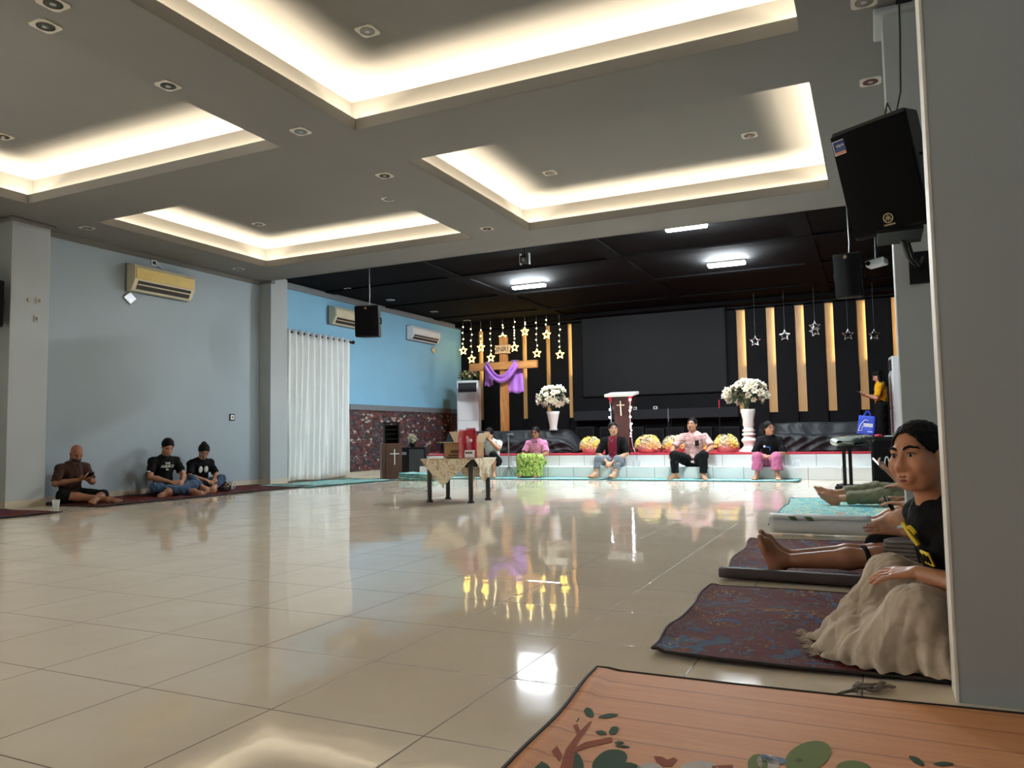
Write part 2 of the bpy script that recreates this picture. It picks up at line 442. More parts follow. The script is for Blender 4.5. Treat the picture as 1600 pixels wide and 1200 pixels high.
# left wall of the hall, with the stage end wall beyond
WY = [(-4.0, -2.0), (-1.3, 0.7), (1.4, 3.3)]   # three unseen windows added for side light, left wall beside and behind the camera
m = MB().box((XL - 0.15, 3.3, 0), (XL, 11.2, ZC + 0.02)); py = [YR] + [v for w in WY for v in w]
for i in range(0, 6, 2): m.box((XL - .15, py[i], 0), (XL, py[i + 1], ZC + .02))
for a, b in WY: m.box((XL - .15, a, 0), (XL, b, .75)); m.box((XL - .15, a, 3.0), (XL, b, ZC + .02))
struct('wall_left', m, M_WALL)
m = MB().box((XL - 0.15, 11.2, 0), (XL, YK + 0.1, ZS)); struct('wall_left_stage', m, M_WALLB)
m = MB().box((XL - 0.05, 13.72, 0.10), (XL + 0.02, YK - 0.1, 1.46)); struct('trim_1', m, M_STONE)
m = MB().box((XL - 0.05, 13.72, 1.46), (XL + 0.045, YK - 0.1, 1.585), bevel=0.006); struct('trim_2', m, M_LEDGE)
m = MB().box((XL, 11.5, ZS - 0.13), (XL + 0.05, YK - .1, ZS), bevel=0.02); struct('trim_3', m, M_LEDGE)
m = MB()
for y0, y1 in ((YR, 6.2), (6.72, 11.0), (11.45, YK - 0.1)): m.box((XL, y0, 0), (XL + 0.012, y1, 0.105))
m.box((XL, 6.19, 0), (-10.07, 6.202, 0.105)); m.box((-10.085, 6.19, 0), (-10.068, 6.73, 0.105)); m.box((XL, 10.99, 0), (-10.10, 11.0, 0.105)); m.box((-10.11, 10.99, 0), (-10.098, 11.46, 0.105))
struct('baseboard_left', m, M_BASE)
# crown moulding along the left wall
m = MB()
for y0, y1 in ((YR, 6.2), (6.72, 11.0)): m.prism([(XL, ZC), (XL, ZC - 0.06), (XL + 0.02, ZC - 0.055), (XL + 0.07, ZC - 0.01), (XL + 0.075, ZC)], 1, y0, y1)
for (x, y0, y1) in ((-10.08, 6.2, 6.72), (-10.10, 11.0, 11.01)): m.box((XL, y0 - .05, ZC - .05), (x + .05, y1 + .05, ZC), bevel=0.015)
struct('trim_4', m, M_CEIL)
m = MB().box((XL, 6.2, 0), (-10.08, 6.72, ZC), bevel=0.006); struct('wall_pillar_left_front', m, M_PIL)
m = MB().box((XL, 11.0, 0), (-10.11, 11.45, ZC + 0.1), bevel=0.006); struct('wall_pillar_left_stage', m, M_PIL)
# right side: stub wall beside the camera, pillar, and the wall they project from
m = MB().box((0.196, 2.735, 0), (1.9, 2.875, ZC)); struct('wall_stub_right', m, mat('grey stub wall paint', srgb(174, 182, 186), 0.6, noise=0.03, scale=2, bump=0.05, bscale=120))
m = MB().box((0.186, 2.733, 0), (0.1962, 2.877, ZC), bevel=0.002); struct('trim_16', m, mat('lit wall end paint', srgb(228, 226, 220), 0.6, noise=0.03, scale=3, bump=0.06, bscale=90))  # end of the same stub wall, hall light painted in as a lighter plate
m = MB().box((0.17, 5.92, 0), (0.81, 6.25, ZC), bevel=0.006)
m.box((0.115, 5.86, ZC - .05), (.8, 6.3, ZC), bevel=.015); struct('wall_pillar_right', m, M_PIL)
m = MB().box((0.80, 2.875, 0), (0.95, 11.0, ZC)); struct('wall_right', m, M_WALL)
m = MB().box((XR + 0.01, 11.0, 0), (XR + 0.15, YK + 0.1, ZS)); struct('wall_right_stage', m, M_BLACKW)
m = MB().box((1.9, YR, 0), (2.0, 2.9, ZC)); struct('wall_side_right', m, M_PIL)
# rear wall behind the camera
m = MB().box((XL - .1, YR - .15, 0), (2.0, YR, ZC)); struct('wall_rear', m, M_WALL)
for k, (a, b) in enumerate(WY):
    m = MB(); x0, x1 = XL - .12, XL - .04
    m.box((x0, a, .75), (x1, a + .06, 3.0)).box((x0, b - .06, .75), (x1, b, 3.0)).box((x0, a, .75), (x1, b, .81)).box((x0, a, 2.94), (x1, b, 3.0)).box((x0, (a + b) / 2 - .03, .75), (x1, (a + b) / 2 + .03, 3.0))
    struct('added_window_%d' % (k + 1), m, M_WHITE)
# ------------------------------------------------------------------ stage platform: lower step, upper step, red carpet
m = MB().box((XS, YS, 0), (XR, YS2 + .05, Z1), bevel=0.006).box((XS, YS2, 0), (XR, YK, Z2 - 0.012), bevel=0.006)
m.box((XL, 16.3, 0), (XS, YK, Z2 - .012)); struct('floor_stage_platform', m, M_TILEW)
m = MB().box((XS, YS2 - 0.004, Z2 - 0.03), (XR, YK, Z2), bevel=0.006).box((XL, 16.3, Z2 - .03), (XS, YK, Z2)); struct('floor_stage_carpet', m, M_CARPET)
# back wall: charcoal panels with lit golden slots between them
def slot_x(px0, px1, py): return ony(px0, py, YK).x, ony(px1, py, YK).x
slots = [(750, 757.5, 580), (818, 825.5, 580), (855, 862, 580), (889.5, 896, 580), (1153, 1167, 560), (1199.5, 1213, 560), (1244.5, 1259, 560), (1291, 1305, 560), (1341, 1355.5, 560)]
SL = [slot_x(*s) for s in slots]
m = MB().box((XL, YK, 0), (1.9, YK + .1, ZS)); struct('wall_back', m, M_BLACKW)
edges = [XL] + [v for s in SL for v in s] + [XR]
SCR_L, SCR_R = ony(909, 503, YK).x, ony(1137, 540, YK).x
m = MB()
for i in range(0, len(edges), 2):
    m.box((edges[i] + (0 if i == 0 else .0), YK - 0.09, Z2), (edges[i + 1], YK - 0.001, 3.78), bevel=0.004)
m.box((XL, YK - 0.09, 3.74), (XR, YK - 0.001, ZS - .1))
struct('wall_back_panel', m, M_BLACKW)
Z_SL = 1.28
for k, (a, b) in enumerate(SL):
    m = MB().box((a + .002, YK - .03, Z_SL), (b - .002, YK - .002, 3.738)); struct('trim_%d' % (k + 5), m, M_GOLD)
    w = SLOT_W * (0.35 if k == 2 else 1.0)
    area('slot_light', (b - .006, YK - 0.06, 3.05), (-1, 0.5, 0), 1.3, 0.03, w, (1.0, 0.80, 0.52), up=(0, 0, 1))
# the last batten stands in the right-hand corner
m = MB().box((0.44, YK - .12, 1.2), (0.54, YK - .092, 3.73)); struct('trim_14', m, M_GOLD)
area('slot_light', (0.56, YK - 0.17, 3.05), (-.6, .8, 0), 1.3, 0.03, SLOT_W, (1.0, 0.80, 0.52), up=(0, 0, 1))
# dado ledge and dim boxes below the screen
lx0, lx1 = ony(897, 650, YK - .4).x, ony(1153, 645, YK - .4).x
zt, zb = ony(1000, 640, YK - .4).z, ony(1000, 655, YK - .4).z
m = MB().box((lx0, YK - 0.42, zb), (lx1, YK - 0.091, zt), bevel=0.006)
for i in range(1, 5): m.box((lx0 + (lx1 - lx0) * i / 5 - .004, YK - .424, zb), (lx0 + (lx1 - lx0) * i / 5 + .004, YK - .41, zt))
struct('trim_15', m, M_DGREY)

# ------------------------------------------------------------------ large screen and the boxes under it
p0, p1 = ony(909, 503, YK - .15), ony(1136, 612, YK - .15)
m = MB().box((p0.x, YK - .15, p1.z + .02), (p1.x, YK - .091, p0.z + .08), bevel=.004)
scr = m.build('video_wall_screen', mat('dark screen face', srgb(18, 20, 22), 0.6, spec=.2, noise=0.03))
m = MB()
for a, b, c, d in ((p0.x - .02, p0.x, p1.z, p0.z + .1), (p1.x, p1.x + .02, p1.z, p0.z + .1), (p0.x - .02, p1.x + .02, p0.z + .08, p0.z + .1), (p0.x - .02, p1.x + .02, p1.z, p1.z + .02)):
    m.box((a, YK - .16, c), (b, YK - .091, d))
m.build('frame', M_BLACKW, scr)
tag(scr, 'large dark screen on the back wall of the stage, switched off', 'screen')
bx = [(900, 928), (937, 955), (985, 1005), (1008, 1037), (1040, 1068), (1078, 1112), (1123, 1155)]
for k, (a, b) in enumerate(bx):
    A, B = ony(a, 665, YK - .35), ony(b, 665, YK - .35); top = ony((a + b) / 2, 667 if k != 3 else 670, YK - .35).z
    m = MB().box((A.x, YK - .35, Z2), (B.x, YK - .10, top), bevel=.012)
    o = m.build('stage_monitor_box', M_DGREY)
    where = ['nearest the golden batten left of the screen', 'left of the lectern', 'just right of the lectern', 'low one, third from the lectern side', 'behind the microphone stand', 'behind the seated man in pink', 'nearest the tall white flower pedestal'][k]
    tag(o, 'dim grey box under the dark ledge, ' + where, 'box', 'grey boxes under the screen ledge')
    m2 = MB().box((A.x + .03, YK - .358, Z2 + .03), (B.x - .03, YK - .349, top - .03)); m2.build('grille', M_BLACKW, o)
# small white socket plates on the panel above the ledge
for k, (a, b) in enumerate(((1024, 637), (992, 638), (965, 639))):
    p = ony(a, b, YK - .095); o = MB().box((p.x - .05, YK - .105, p.z - .035), (p.x + .05, YK - .0905, p.z + .035), bevel=.004).box((p.x - .028, YK - .108, p.z - .02), (p.x + .028, YK - .104, p.z + .02), 1).build('socket_plate', [M_WHITE, M_BLACK])
    tag(o, 'small socket plate low on the stage wall, ' + ['right of the microphone', 'just right of the lectern', 'left of the lectern shaft'][k], 'socket', 'socket plates on the stage wall')

# ------------------------------------------------------------------ lamps
TUBE = mat('lit tube', (1, 1, 1, 1), 0.4, noise=0, emit=(0.86, 0.95, 1.0, 1), emit_s=TUBE_E)
for k, (x0, x1, y0, zz, lab) in enumerate(((-2.72, -2.10, 11.32, 3.87, 'lit white tube lamp nearest the hall, under the edge of the black ceiling'), (-6.65, -5.93, 14.3, 3.87, 'lit white tube lamp farthest left on the black ceiling'), (-2.65, -1.98, 14.2, 3.87, 'lit white tube lamp deeper on the right of the black ceiling'))):
    t = thing('tube_lamp', ((x0 + x1) / 2, y0, zz), lab, 'lamp', 'tube lamps on the black ceiling')
    MB().box((x0, y0 - .07, zz + .02), (x1, y0 + .07, ZS), bevel=.004).build('housing', M_WHITE, t)
    MB().box((x0 + .01, y0 - .06, zz - .02), (x1 - .01, y0 + .06, zz + .02), bevel=.012).build('diffuser', TUBE, t)
# recessed square downlights: bezel, can, bulb
M_BEZ = mat('downlight bezel', srgb(196, 190, 176), 0.35, noise=0.03)
M_CAN = mat('downlight reflector', srgb(120, 116, 108), 0.2, metal=1.0, noise=0.03)
M_BULB = mat('unlit bulb glass', srgb(150, 150, 146), 0.2, noise=0.02)
def downlight(x, y, z, lab, group, mats=None, s=0.085):
    t = thing('downlight', (x, y, z), lab, 'downlight', group)
    a, b, c = mats or (M_BEZ, M_CAN, M_BULB)
    m = MB(); seg = 20; sq = []
    r0 = s * 0.72
    ring = [(x + r0 * math.cos(2 * PI * k / seg), y + r0 * math.sin(2 * PI * k / seg)) for k in range(seg)]
    def sqp(k):
        an = 2 * PI * k / seg; cc, ss = math.cos(an), math.sin(an); q = s / max(abs(cc), abs(ss)); return (x + q * cc, y + q * ss)
    sq = [sqp(k) for k in range(seg)]
    vs = [(p[0], p[1], z - .006) for p in ring] + [(p[0], p[1], z - .006) for p in sq] + [(p[0], p[1], z + .0) for p in sq]
    fs = []
    for k in range(seg):
        j = (k + 1) % seg; fs += [(k, j, seg + j, seg + k), (seg + k, seg + j, 2 * seg + j, 2 * seg + k)]
    m.add(vs, fs); m.build('bezel', a, t)
    m = MB().lathe([(r0, -.010), (r0 * .98, -.004), (r0 * .8, -.0025), (r0 * .45, -.0022)], (x, y, z), 0, seg); m.build('reflector', b, t)
    MB().lathe([(0.0, -.016), (r0 * .3, -.013), (r0 * .42, -.007), (r0 * .45, -.002)], (x, y, z), 0, 14).build('bulb', c, t)
    return t
for (px_, py_, z, lab) in ((45, 50, ZC, 'square downlight on the broad ceiling band nearest the left tray, top left corner'), (83, 5, ZC, 'square downlight at the top edge of the photo, on the left ceiling band'), (240, 140, ZC, 'square downlight at the rim of the left front tray'), (470, 205, ZC, 'square downlight left of the corner of the big front tray'), (601, 274, ZC, 'square downlight where the two ceiling bands cross'), (761, 357, ZC, 'square downlight on the narrow band between the two far trays'), (136, 356, ZC, 'square downlight above the left pillar with the sockets'), (373, 420, ZC, 'square downlight by the stage-side pillar on the left'), (1360, 127, ZC, 'square downlight above the big loudspeaker on the right'), (1350, 2, ZC, 'square downlight at the very top right, by the hanging cable'),
    (574, 48, ZT, 'square downlight inside the big front tray'), (859, 270, ZT, 'square downlight inside the far right tray, left one'), (1171, 211, ZT, 'square downlight inside the far right tray, right one'), (404, 350, ZT, 'square downlight inside the far left tray'), (5, 213, ZT, 'square downlight inside the left front tray'), (607, 311, ZT, 'square downlight half hidden at the right rim of the far left tray')):
    p = onz(px_, py_, z)
    if z == ZC:  # keep clear of the tray rims
        for (a, b, c, d) in trays:
            if a - .12 < p.x < b + .12 and c - .12 < p.y < d + .12:
                o = {p.x - (a - .12): ('x', a - .125), (b + .12) - p.x: ('x', b + .125), p.y - (c - .12): ('y', c - .125), (d + .12) - p.y: ('y', d + .125)}
                k = o[min(o)]; setattr(p, k[0], k[1])
    downlight(p.x, p.y, z, lab, 'square downlights in the hall ceiling')
for k, (px_, py_) in enumerate(((530, 453), (597, 470), (667, 488), (715, 502))):
    p = onz(px_, py_, ZS)
    downlight(-9.75, p.y, ZS, 'unlit downlight in the black ceiling, ' + ['nearest the curtain', 'second from the curtain', 'third from the curtain', 'deepest, in the stage corner'][k], 'downlights in the black ceiling', (M_WHITE, M_CAN, M_BULB))

# ------------------------------------------------------------------ wall air conditioners
M_AVENT = mat('dark vent', srgb(52, 44, 38), 0.6)
def wall_ac(y0, y1, z0, z1, lab, style):
    t = thing('air_conditioner', (XL, (y0 + y1) / 2, z0), lab, 'air conditioner', 'wall air conditioners')
    D = 0.21; h = z1 - z0
    front = {'yellow': M_YELL, 'cream': M_CREAM, 'white': M_WHITE}[style]; bodym = M_WHITE if style == 'white' else M_CREAM
    X = XL
    prof = [(X, z1), (X + D * .86, z1), (X + D, z1 - .05), (X + D, z0 + h * .42), (X + D * .93, z0 + h * .34), (X + D * .72, z0 + h * .10), (X + D * .55, z0), (X, z0)]
    m = MB().prism(prof, 1, y0, y1)
    m.build('body', bodym, t)
    m = MB().prism([(X + D - .01, z1 - .045), (X + D + .012, z1 - .055), (X + D + .012, z0 + h * .45), (X + D - .01, z0 + h * .42)], 1, y0 + .02, y1 - .02)
    m.build('front_panel', front, t)
    m = MB()
    m.prism([(X + D * .95, z0 + h * .37), (X + D * 1.0, z0 + h * .365), (X + D * .70, z0 + h * .055), (X + D * .65, z0 + h * .065)], 1, y0 + .07, y1 - .07); m.build('air_outlet', M_AVENT, t)
    m = MB().prism([(X + D * .93, z0 + h * .25), (X + D * 1.0, z0 + h * .235), (X + D * .97, z0 + h * .195), (X + D * .90, z0 + h * .21)], 1, y0 + .06, y1 - .06)
    m.build('flap', bodym, t)
    m = MB().box((X, y0 - .012, z0 - .01), (X + .03, y1 + .012, z1 + .03)); m.build('mounting_plate', M_LEDGE, t)
    return t
wall_ac(8.13, 9.28, 3.17, 3.57, 'yellowed split air conditioner with open vent on the hall wall left of the stage', 'yellow')
wall_ac(13.0, 14.35, 3.26, 3.62, 'cream and yellow split air conditioner half hidden behind the hanging speaker', 'cream')
wall_ac(16.02, 17.32, 3.25, 3.58, 'white split air conditioner on the blue wall, deepest toward the stage corner', 'white')
# diamond shaped tags hanging at the units
for (y, z, lab) in ((8.20, 3.06, 'silver diamond tag below the yellow air conditioner'), (17.3, 3.1, 'silver diamond tag with a loop below the white air conditioner')):
    t = thing('diamond_tag', (XL, y, z), lab, 'tag')
    m = MB().add([(XL + .03, y, z - .1), (XL + .03, y + .12, z), (XL + .03, y, z + .1), (XL + .03, y - .12, z), (XL + .012, y, z - .1), (XL + .012, y + .12, z), (XL + .012, y, z + .1), (XL + .012, y - .12, z)], [(0, 1, 2, 3), (7, 6, 5, 4), (0, 4, 5, 1), (1, 5, 6, 2), (2, 6, 7, 3), (3, 7, 4, 0)])
    m.build('plate', M_METAL, t)
    MB().tube([(XL + .034, y, z - .1), (XL + .034, y + .12, z), (XL + .034, y, z + .1), (XL + .034, y - .12, z)], .008, closed=True, seg=6).build('rim', M_WHITE, t)
    MB().tube([(XL + .004, y, z + .2), (XL + .02, y + .02, z + .15), (XL + .025, y, z + .1)], .005, seg=6).build('strap', M_LEDGE, t)
# power socket with cable above the yellow unit
p = onx(240, 408, XL); z = min(p.z, 3.70)
t = thing('power_socket', (XL, p.y, z), 'white power socket with a cable above the yellow air conditioner', 'socket')
MB().box((XL, p.y - .055, z - .045), (XL + .02, p.y + .055, z + .045), bevel=.006).build('plate', M_WHITE, t)
MB().box((XL + .018, p.y - .03, z - .025), (XL + .03, p.y + .03, z + .025), bevel=.004).build('plug', M_BLACK, t)
MB().tube([(XL + .03, p.y + .02, z), (XL + .03, p.y + .1, z - .04), (XL + .02, p.y + .22, z - .09), (XL + .01, p.y + .38, z - .12), (XL + .02, p.y + .45, 3.585)], .008, seg=6).build('cable', M_WHITE, t)
p = onx(362, 652, XL)
t = thing('light_switch', (XL, p.y, p.z - .06), 'white light switch in a dark frame beside the pillar at the curtain', 'switch')
MB().box((XL, p.y - .06, p.z - .06), (XL + .016, p.y + .06, p.z + .06), bevel=.006).build('frame', M_BLACK, t)
MB().box((XL + .014, p.y - .042, p.z - .042), (XL + .022, p.y + .042, p.z + .042), bevel=.004).build('plate', M_WHITE, t)
MB().box((XL + .02, p.y - .012, p.z - .016), (XL + .028, p.y + .012, p.z + .016), bevel=.003).build('rocker', M_BLACK, t)
XP = -10.08
for (a, b, lab, kind) in ((46, 469, 'round plug on the left pillar, beside the upper square socket', 0), (60, 470, 'tall square socket on the left pillar, upper right of the three', 1), (56, 498, 'small square socket on the left pillar, lowest of the three', 1)):
    p = onx(a, b, XP)
    if kind == 0:
        m = MB().tube([(XP, p.y, p.z), (XP + .015, p.y, p.z)], .03, seg=16); o = m.build('round_wall_plug', mat('beige plug', srgb(176, 170, 158), 0.5)); tag(o, lab, 'plug', 'sockets on the left pillar')
    else:
        t = thing('pillar_socket', (XP, p.y, p.z - .05), lab, 'socket', 'sockets on the left pillar')
        MB().box((XP, p.y - .034, p.z - .045), (XP + .014, p.y + .034, p.z + .045), bevel=.005).build('plate', mat('beige socket', srgb(188, 182, 168), 0.4), t)
        MB().box((XP + .012, p.y - .02, p.z - .026), (XP + .018, p.y + .02, p.z + .026), bevel=.003).build('socket_face', M_LEDGE, t)

# ------------------------------------------------------------------ curtain on its rod
t = thing('curtain', (XL + .12, 12.55, 0), 'long white pleated eyelet curtain hanging beside the left stage pillar', 'curtain')
Y0, Y1, ZR = 11.56, 13.62, 2.93
def cz(u, v):
    y = Y0 + .02 + (Y1 - Y0 - .04) * u; n = 11
    amp = .072 * (1 - .25 * v) ; ph = 2 * PI * n * u + .6 * math.sin(5 * u) * v
    y += .035 * math.sin(7 * u + 3.0) * v * math.sin(PI * u)
    x = XL + .12 + amp * math.sin(ph) + .02 * math.sin(2.3 * ph + 4 * v) * v
    return (x, y, ZR + .05 - (ZR + .045 - .02 - .015 * math.sin(9 * u)) * v)
MB().grid(cz, 220, 24, thick=.004).build('cloth', mat('white satin curtain', srgb(236, 240, 240), 0.45, noise=.03, scale=3, sheen=.2), t)
MB().tube([(XL + .12, 11.47, ZR), (XL + .12, 13.72, ZR)], .018, seg=12).build('rod', M_BLACK, t)
for y in (11.47, 13.72): MB().ball((XL + .12, y, ZR), .04).build('finial', M_BLACK, t)
for y in (11.52, 13.68): MB().box((XL, y - .012, ZR - .03), (XL + .12, y + .012, ZR - .012)).box((XL, y - .02, ZR - .06), (XL + .012, y + .02, ZR + .03)).build('bracket', M_BLACK, t)
for k in range(11):
    y = Y0 + .02 + (Y1 - Y0 - .04) * (k + .5) / 11.0
    m = MB(); m.tube([(XL + .12 + .03 * math.cos(a), y + .004 * math.sin(a), ZR + .03 * math.sin(a)) for a in [2 * PI * i / 14 for i in range(14)]], .006, seg=6, closed=True); m.build('eyelet', M_METAL, t)

# ------------------------------------------------------------------ loudspeakers
def frame_of(c, fwd, tilt=0.0):
    """local axes: x right as seen from behind the box, y out of the front, z up"""
    f = Vector(fwd).normalized(); r = f.cross(Vector((0, 0, 1))).normalized(); u = r.cross(f)
    M = Matrix(((r.x, f.x, u.x, c[0]), (r.y, f.y, u.y, c[1]), (r.z, f.z, u.z, c[2]), (0, 0, 0, 1)))
    return M @ Matrix.Rotation(tilt, 4, 'X')
def speaker_body(t, M, w, d, h, big=False):
    """tapered moulded cabinet with a bowed grille; front is +y"""
    n = 8; P = []
    for k in range(n + 1):
        s = -1 + 2 * k / n; P.append((s * w / 2 * .965, d / 2 - .01 + .03 * (1 - s * s)))
    poly = [(w / 2, d / 2 - .03), (w * .36, -d / 2), (-w * .36, -d / 2), (-w / 2, d / 2 - .03)]
    bm = bmesh.new()
    lo = [bm.verts.new((x, y, -h / 2)) for x, y in poly]; hi = [bm.verts.new((x, y, h / 2)) for x, y in poly]
    bm.faces.new(lo); bm.faces.new(hi[::-1])
    for i in range(4): bm.faces.new((lo[i], hi[i], hi[(i + 1) % 4], lo[(i + 1) % 4]))
    bmesh.ops.recalc_face_normals(bm, faces=bm.faces[:]); bmesh.ops.bevel(bm, geom=bm.edges[:], offset=.022, segments=3, profile=.6, affect='EDGES')
    MB().bm(bm, 0, M).build('cabinet', M_BLACK, t)
    m = MB(); zt = h / 2 - .025
    vs = [M @ Vector((x, y, -zt)) for x, y in P] + [M @ Vector((x, y, zt)) for x, y in P] + [M @ Vector((x, d / 2 - .04, -zt)) for x, y in P] + [M @ Vector((x, d / 2 - .04, zt)) for x, y in P]
    k = n + 1
    fs = [(i, i + 1, k + i + 1, k + i) for i in range(n)] + [(2 * k + i + 1, 2 * k + i, 3 * k + i, 3 * k + i + 1) for i in range(n)] + [(i + 1, i, 2 * k + i, 2 * k + i + 1) for i in range(n)] + [(k + i, k + i + 1, 3 * k + i + 1, 3 * k + i) for i in range(n)] + [(0, k, 3 * k, 2 * k), (n, 2 * k + n, 3 * k + n, k + n)]
    m.add(vs, fs, 0, False); g = m.build('grille', M_GRILLE, t)
    for s in (-1, 1):
        a = Vector((s * w * .46, d * .12, .10 * h)); b = Vector((s * w * .46, d * .12, -.10 * h))
        MB().tube([M @ (a + Vector((-s * .01, 0, 0))), M @ (a + Vector((s * .028, 0, -.01))), M @ (b + Vector((s * .028, 0, .01))), M @ (b + Vector((-s * .01, 0, 0)))], .012, seg=8).build('handle', M_BLACK, t)
    return g
def round_logo(t, M, x, z, r, yf, name='emblem', text=None):
    m = MB(); c = Vector((x, yf, z)); ring = [M @ (c + Vector((r * math.cos(a), 0, r * math.sin(a)))) for a in [2 * PI * i / 24 for i in range(24)]]
    m.tube(ring, r * .1, seg=6, closed=True)
    for k in range(3):  # three crossed tuning forks
        a = PI / 2 + k * 2 * PI / 3; d = Vector((math.cos(a), 0, math.sin(a))); n = Vector((-d.z, 0, d.x))
        for q in (-1, 1): m.tube([M @ (c + n * q * r * .13 + d * r * .78), M @ (c + n * q * r * .13), ], r * .055, seg=5)
        m.tube([M @ c, M @ (c - d * r * .7)], r * .06, seg=5)
    if text:
        m.text(text, r * .62, M @ Matrix.Translation((x, yf, z - r * 1.5)) @ Matrix.Rotation(PI, 4, 'Z') @ Matrix.Rotation(PI / 2, 4, 'X'), depth=.001)
    return m.build(name, mat('pale gold emblem', srgb(216, 196, 150), 0.35, noise=.02), t)

# the big one on the right, on a bracket from the pillar and a cable from the ceiling
cb = Vector((0.145, 5.0, 2.33)); fw = Vector((-0.42, -0.90, -0.30))
t = thing('loudspeaker', cb, 'large black loudspeaker with round gold emblem and blue sticker, hung high on the right pillar', 'loudspeaker')
MBIG = frame_of(cb, fw) @ Matrix.Rotation(.05, 4, 'Y')
W_, D_, H_ = .44, .36, .66
g = speaker_body(t, MBIG, W_, D_, H_)
round_logo(t, MBIG, -.02, -.24, .026, D_ / 2 + .024, text='YAMAHA')
m = MB(); Ms = MBIG @ Matrix.Translation((.145, D_ / 2 + .008, .235)) @ Matrix.Rotation(PI, 4, 'Z') @ Matrix.Rotation(PI / 2, 4, 'X') @ Matrix.Rotation(.03, 4, 'Z')
Ms = Ms @ Matrix.Rotation(.12, 4, 'Y')
m.box((-.052, -.042, 0), (.052, .042, .0015), 0, M=Ms).box((-.048, -.024, .0016), (.048, .038, .0022), 1, M=Ms).box((-.048, -.038, .0016), (.048, -.026, .0022), 2, M=Ms)
m.text('elpis', .026, Ms @ Matrix.Translation((-.012, .012, .0026)), 0, depth=.0003); m.text('ID', .024, Ms @ Matrix.Translation((.032, .014, .0026)), 0, depth=.0003)
for q in range(2): m.box((-.04, -.008 - .009 * q, .0023), (.036, -.005 - .009 * q, .0026), 3, M=Ms)
m.build('sticker', [M_WHITE, mat('sticker blue', srgb(28, 46, 110), .5), mat('sticker orange', srgb(226, 140, 100), .5), mat('sticker pale blue', srgb(110, 126, 180), .5)], t)
m = MB().tube([(.20, 5.15, 1.98), (.24, 5.45, 1.93), (.33, 5.92, 1.93)], .022, seg=8).box((.26, 5.895, 1.82), (.42, 5.92, 2.04)).box((.06, 4.90, 1.965), (.30, 5.24, 1.985))
m.build('bracket', M_BLACK, t)
MB().tube([(.22, 5.2, 2.02), (.26, 5.3, 1.88), (.30, 5.45, 1.86), (.34, 5.8, 1.98)], .009, seg=6).build('cable', M_BLACK, t)
t = thing('hanging_cable', (.28, 5.88, ZC), 'thin dark cable from the ceiling down to the big loudspeaker', 'cable')
tp = MBIG @ Vector((0, -.1, H_ / 2))
MB().tube([(.28, 5.84, ZC), (.275, 5.82, ZC - .25), (.255, 5.7, ZC - .7), (.20, 5.4, ZC - 1.0), (tp.x + .02, tp.y + .02, tp.z + .1), tp], .006, seg=6).build('wire', mat('cable rubber', srgb(60, 58, 40), .6), t)
MB().box((.26, 5.80, ZC - .012), (.36, 5.88, ZC)).build('hook_plate', M_BLACK, t)

def hung_speaker(c, fw, lab, w, d, h, cable_z):
    t = thing('hanging_speaker', c, lab, 'loudspeaker', 'black speakers hanging over the stage front')
    M = frame_of(c, fw); speaker_body(t, M, w, d, h)
    round_logo(t, M, 0, h * .4, .02, d / 2 + .026)
    top = M @ Vector((0, -.02, h / 2 - .01))
    MB().tube([top, top + Vector((0.01, 0, .15)), Vector((top.x, top.y, cable_z))], .008, seg=6).build('suspension', M_METAL, t)
    return t
hung_speaker(Vector((-8.10, 11.3, 2.91)), (.30, -.95, -.08), 'black speaker hanging from the black ceiling in front of the cream air conditioner', .44, .36, .56, ZS)
hung_speaker(Vector((-.215, 11.2, 2.90)), (-.22, -.97, -.12), 'black speaker hanging below the big loudspeaker at the right of the stage', .34, .32, .60, ZS)
# white projector beside it, on its ceiling arm
pp = ony(1370, 411, 11.4)
t = thing('projector', pp, 'small white projector hanging right of the dark stage speaker', 'projector')
Mp = Matrix.Translation(pp) @ Matrix.Rotation(-.3, 4, 'Z') @ Matrix.Rotation(-.12, 4, 'Y')
MB().box((-.12, -.1, -.045), (.12, .1, .045), bevel=.018, M=Mp).build('body', M_WHITE, t)
MB().tube([Mp @ Vector((-.08, -.09, 0)), Mp @ Vector((-.08, -.125, 0))], .03, seg=14).build('lens', M_BLACK, t)
MB().tube([Mp @ Vector((0, 0, .04)), (pp.x, pp.y, ZS)], .015, seg=8).build('arm', M_BLACK, t)
# small camera under the beam
pc = ony(820, 402, 11.2)
t = thing('ceiling_camera', (pc.x, 11.2, 3.6), 'small dark camera hanging under the edge of the black ceiling', 'camera')
MB().box((pc.x - .06, 11.13, 3.60), (pc.x + .06, 11.27, 3.72), bevel=.012).build('body', M_BLACK, t)
MB().tube([(pc.x + .02, 11.13, 3.64), (pc.x + .02, 11.09, 3.63)], .034, seg=16).build('lens', mat('dark glass', srgb(40, 42, 46), .1, noise=.02), t)
for s in (-1, 1): MB().box((pc.x + s * .075 - .008, 11.17, 3.58), (pc.x + s * .075 + .008, 11.23, 3.76)).build('bracket_arm', M_METAL, t)
MB().tube([(pc.x, 11.2, 3.72), (pc.x, 11.2, ZS)], .02, seg=8).build('mount', M_BLACK, t)
# speaker at the far left edge of the picture
t = thing('wall_speaker', (-10.2, 5.92, 2.55), 'black wall speaker cut by the left edge of the photo', 'loudspeaker')
M = frame_of(Vector((-10.17, 5.91, 2.62)), (.93, -.36, 0)); speaker_body(t, M, .42, .30, .60)
MB().box((XL, 5.85, 2.5), (-10.25, 5.97, 2.7)).build('bracket', M_BLACK, t)

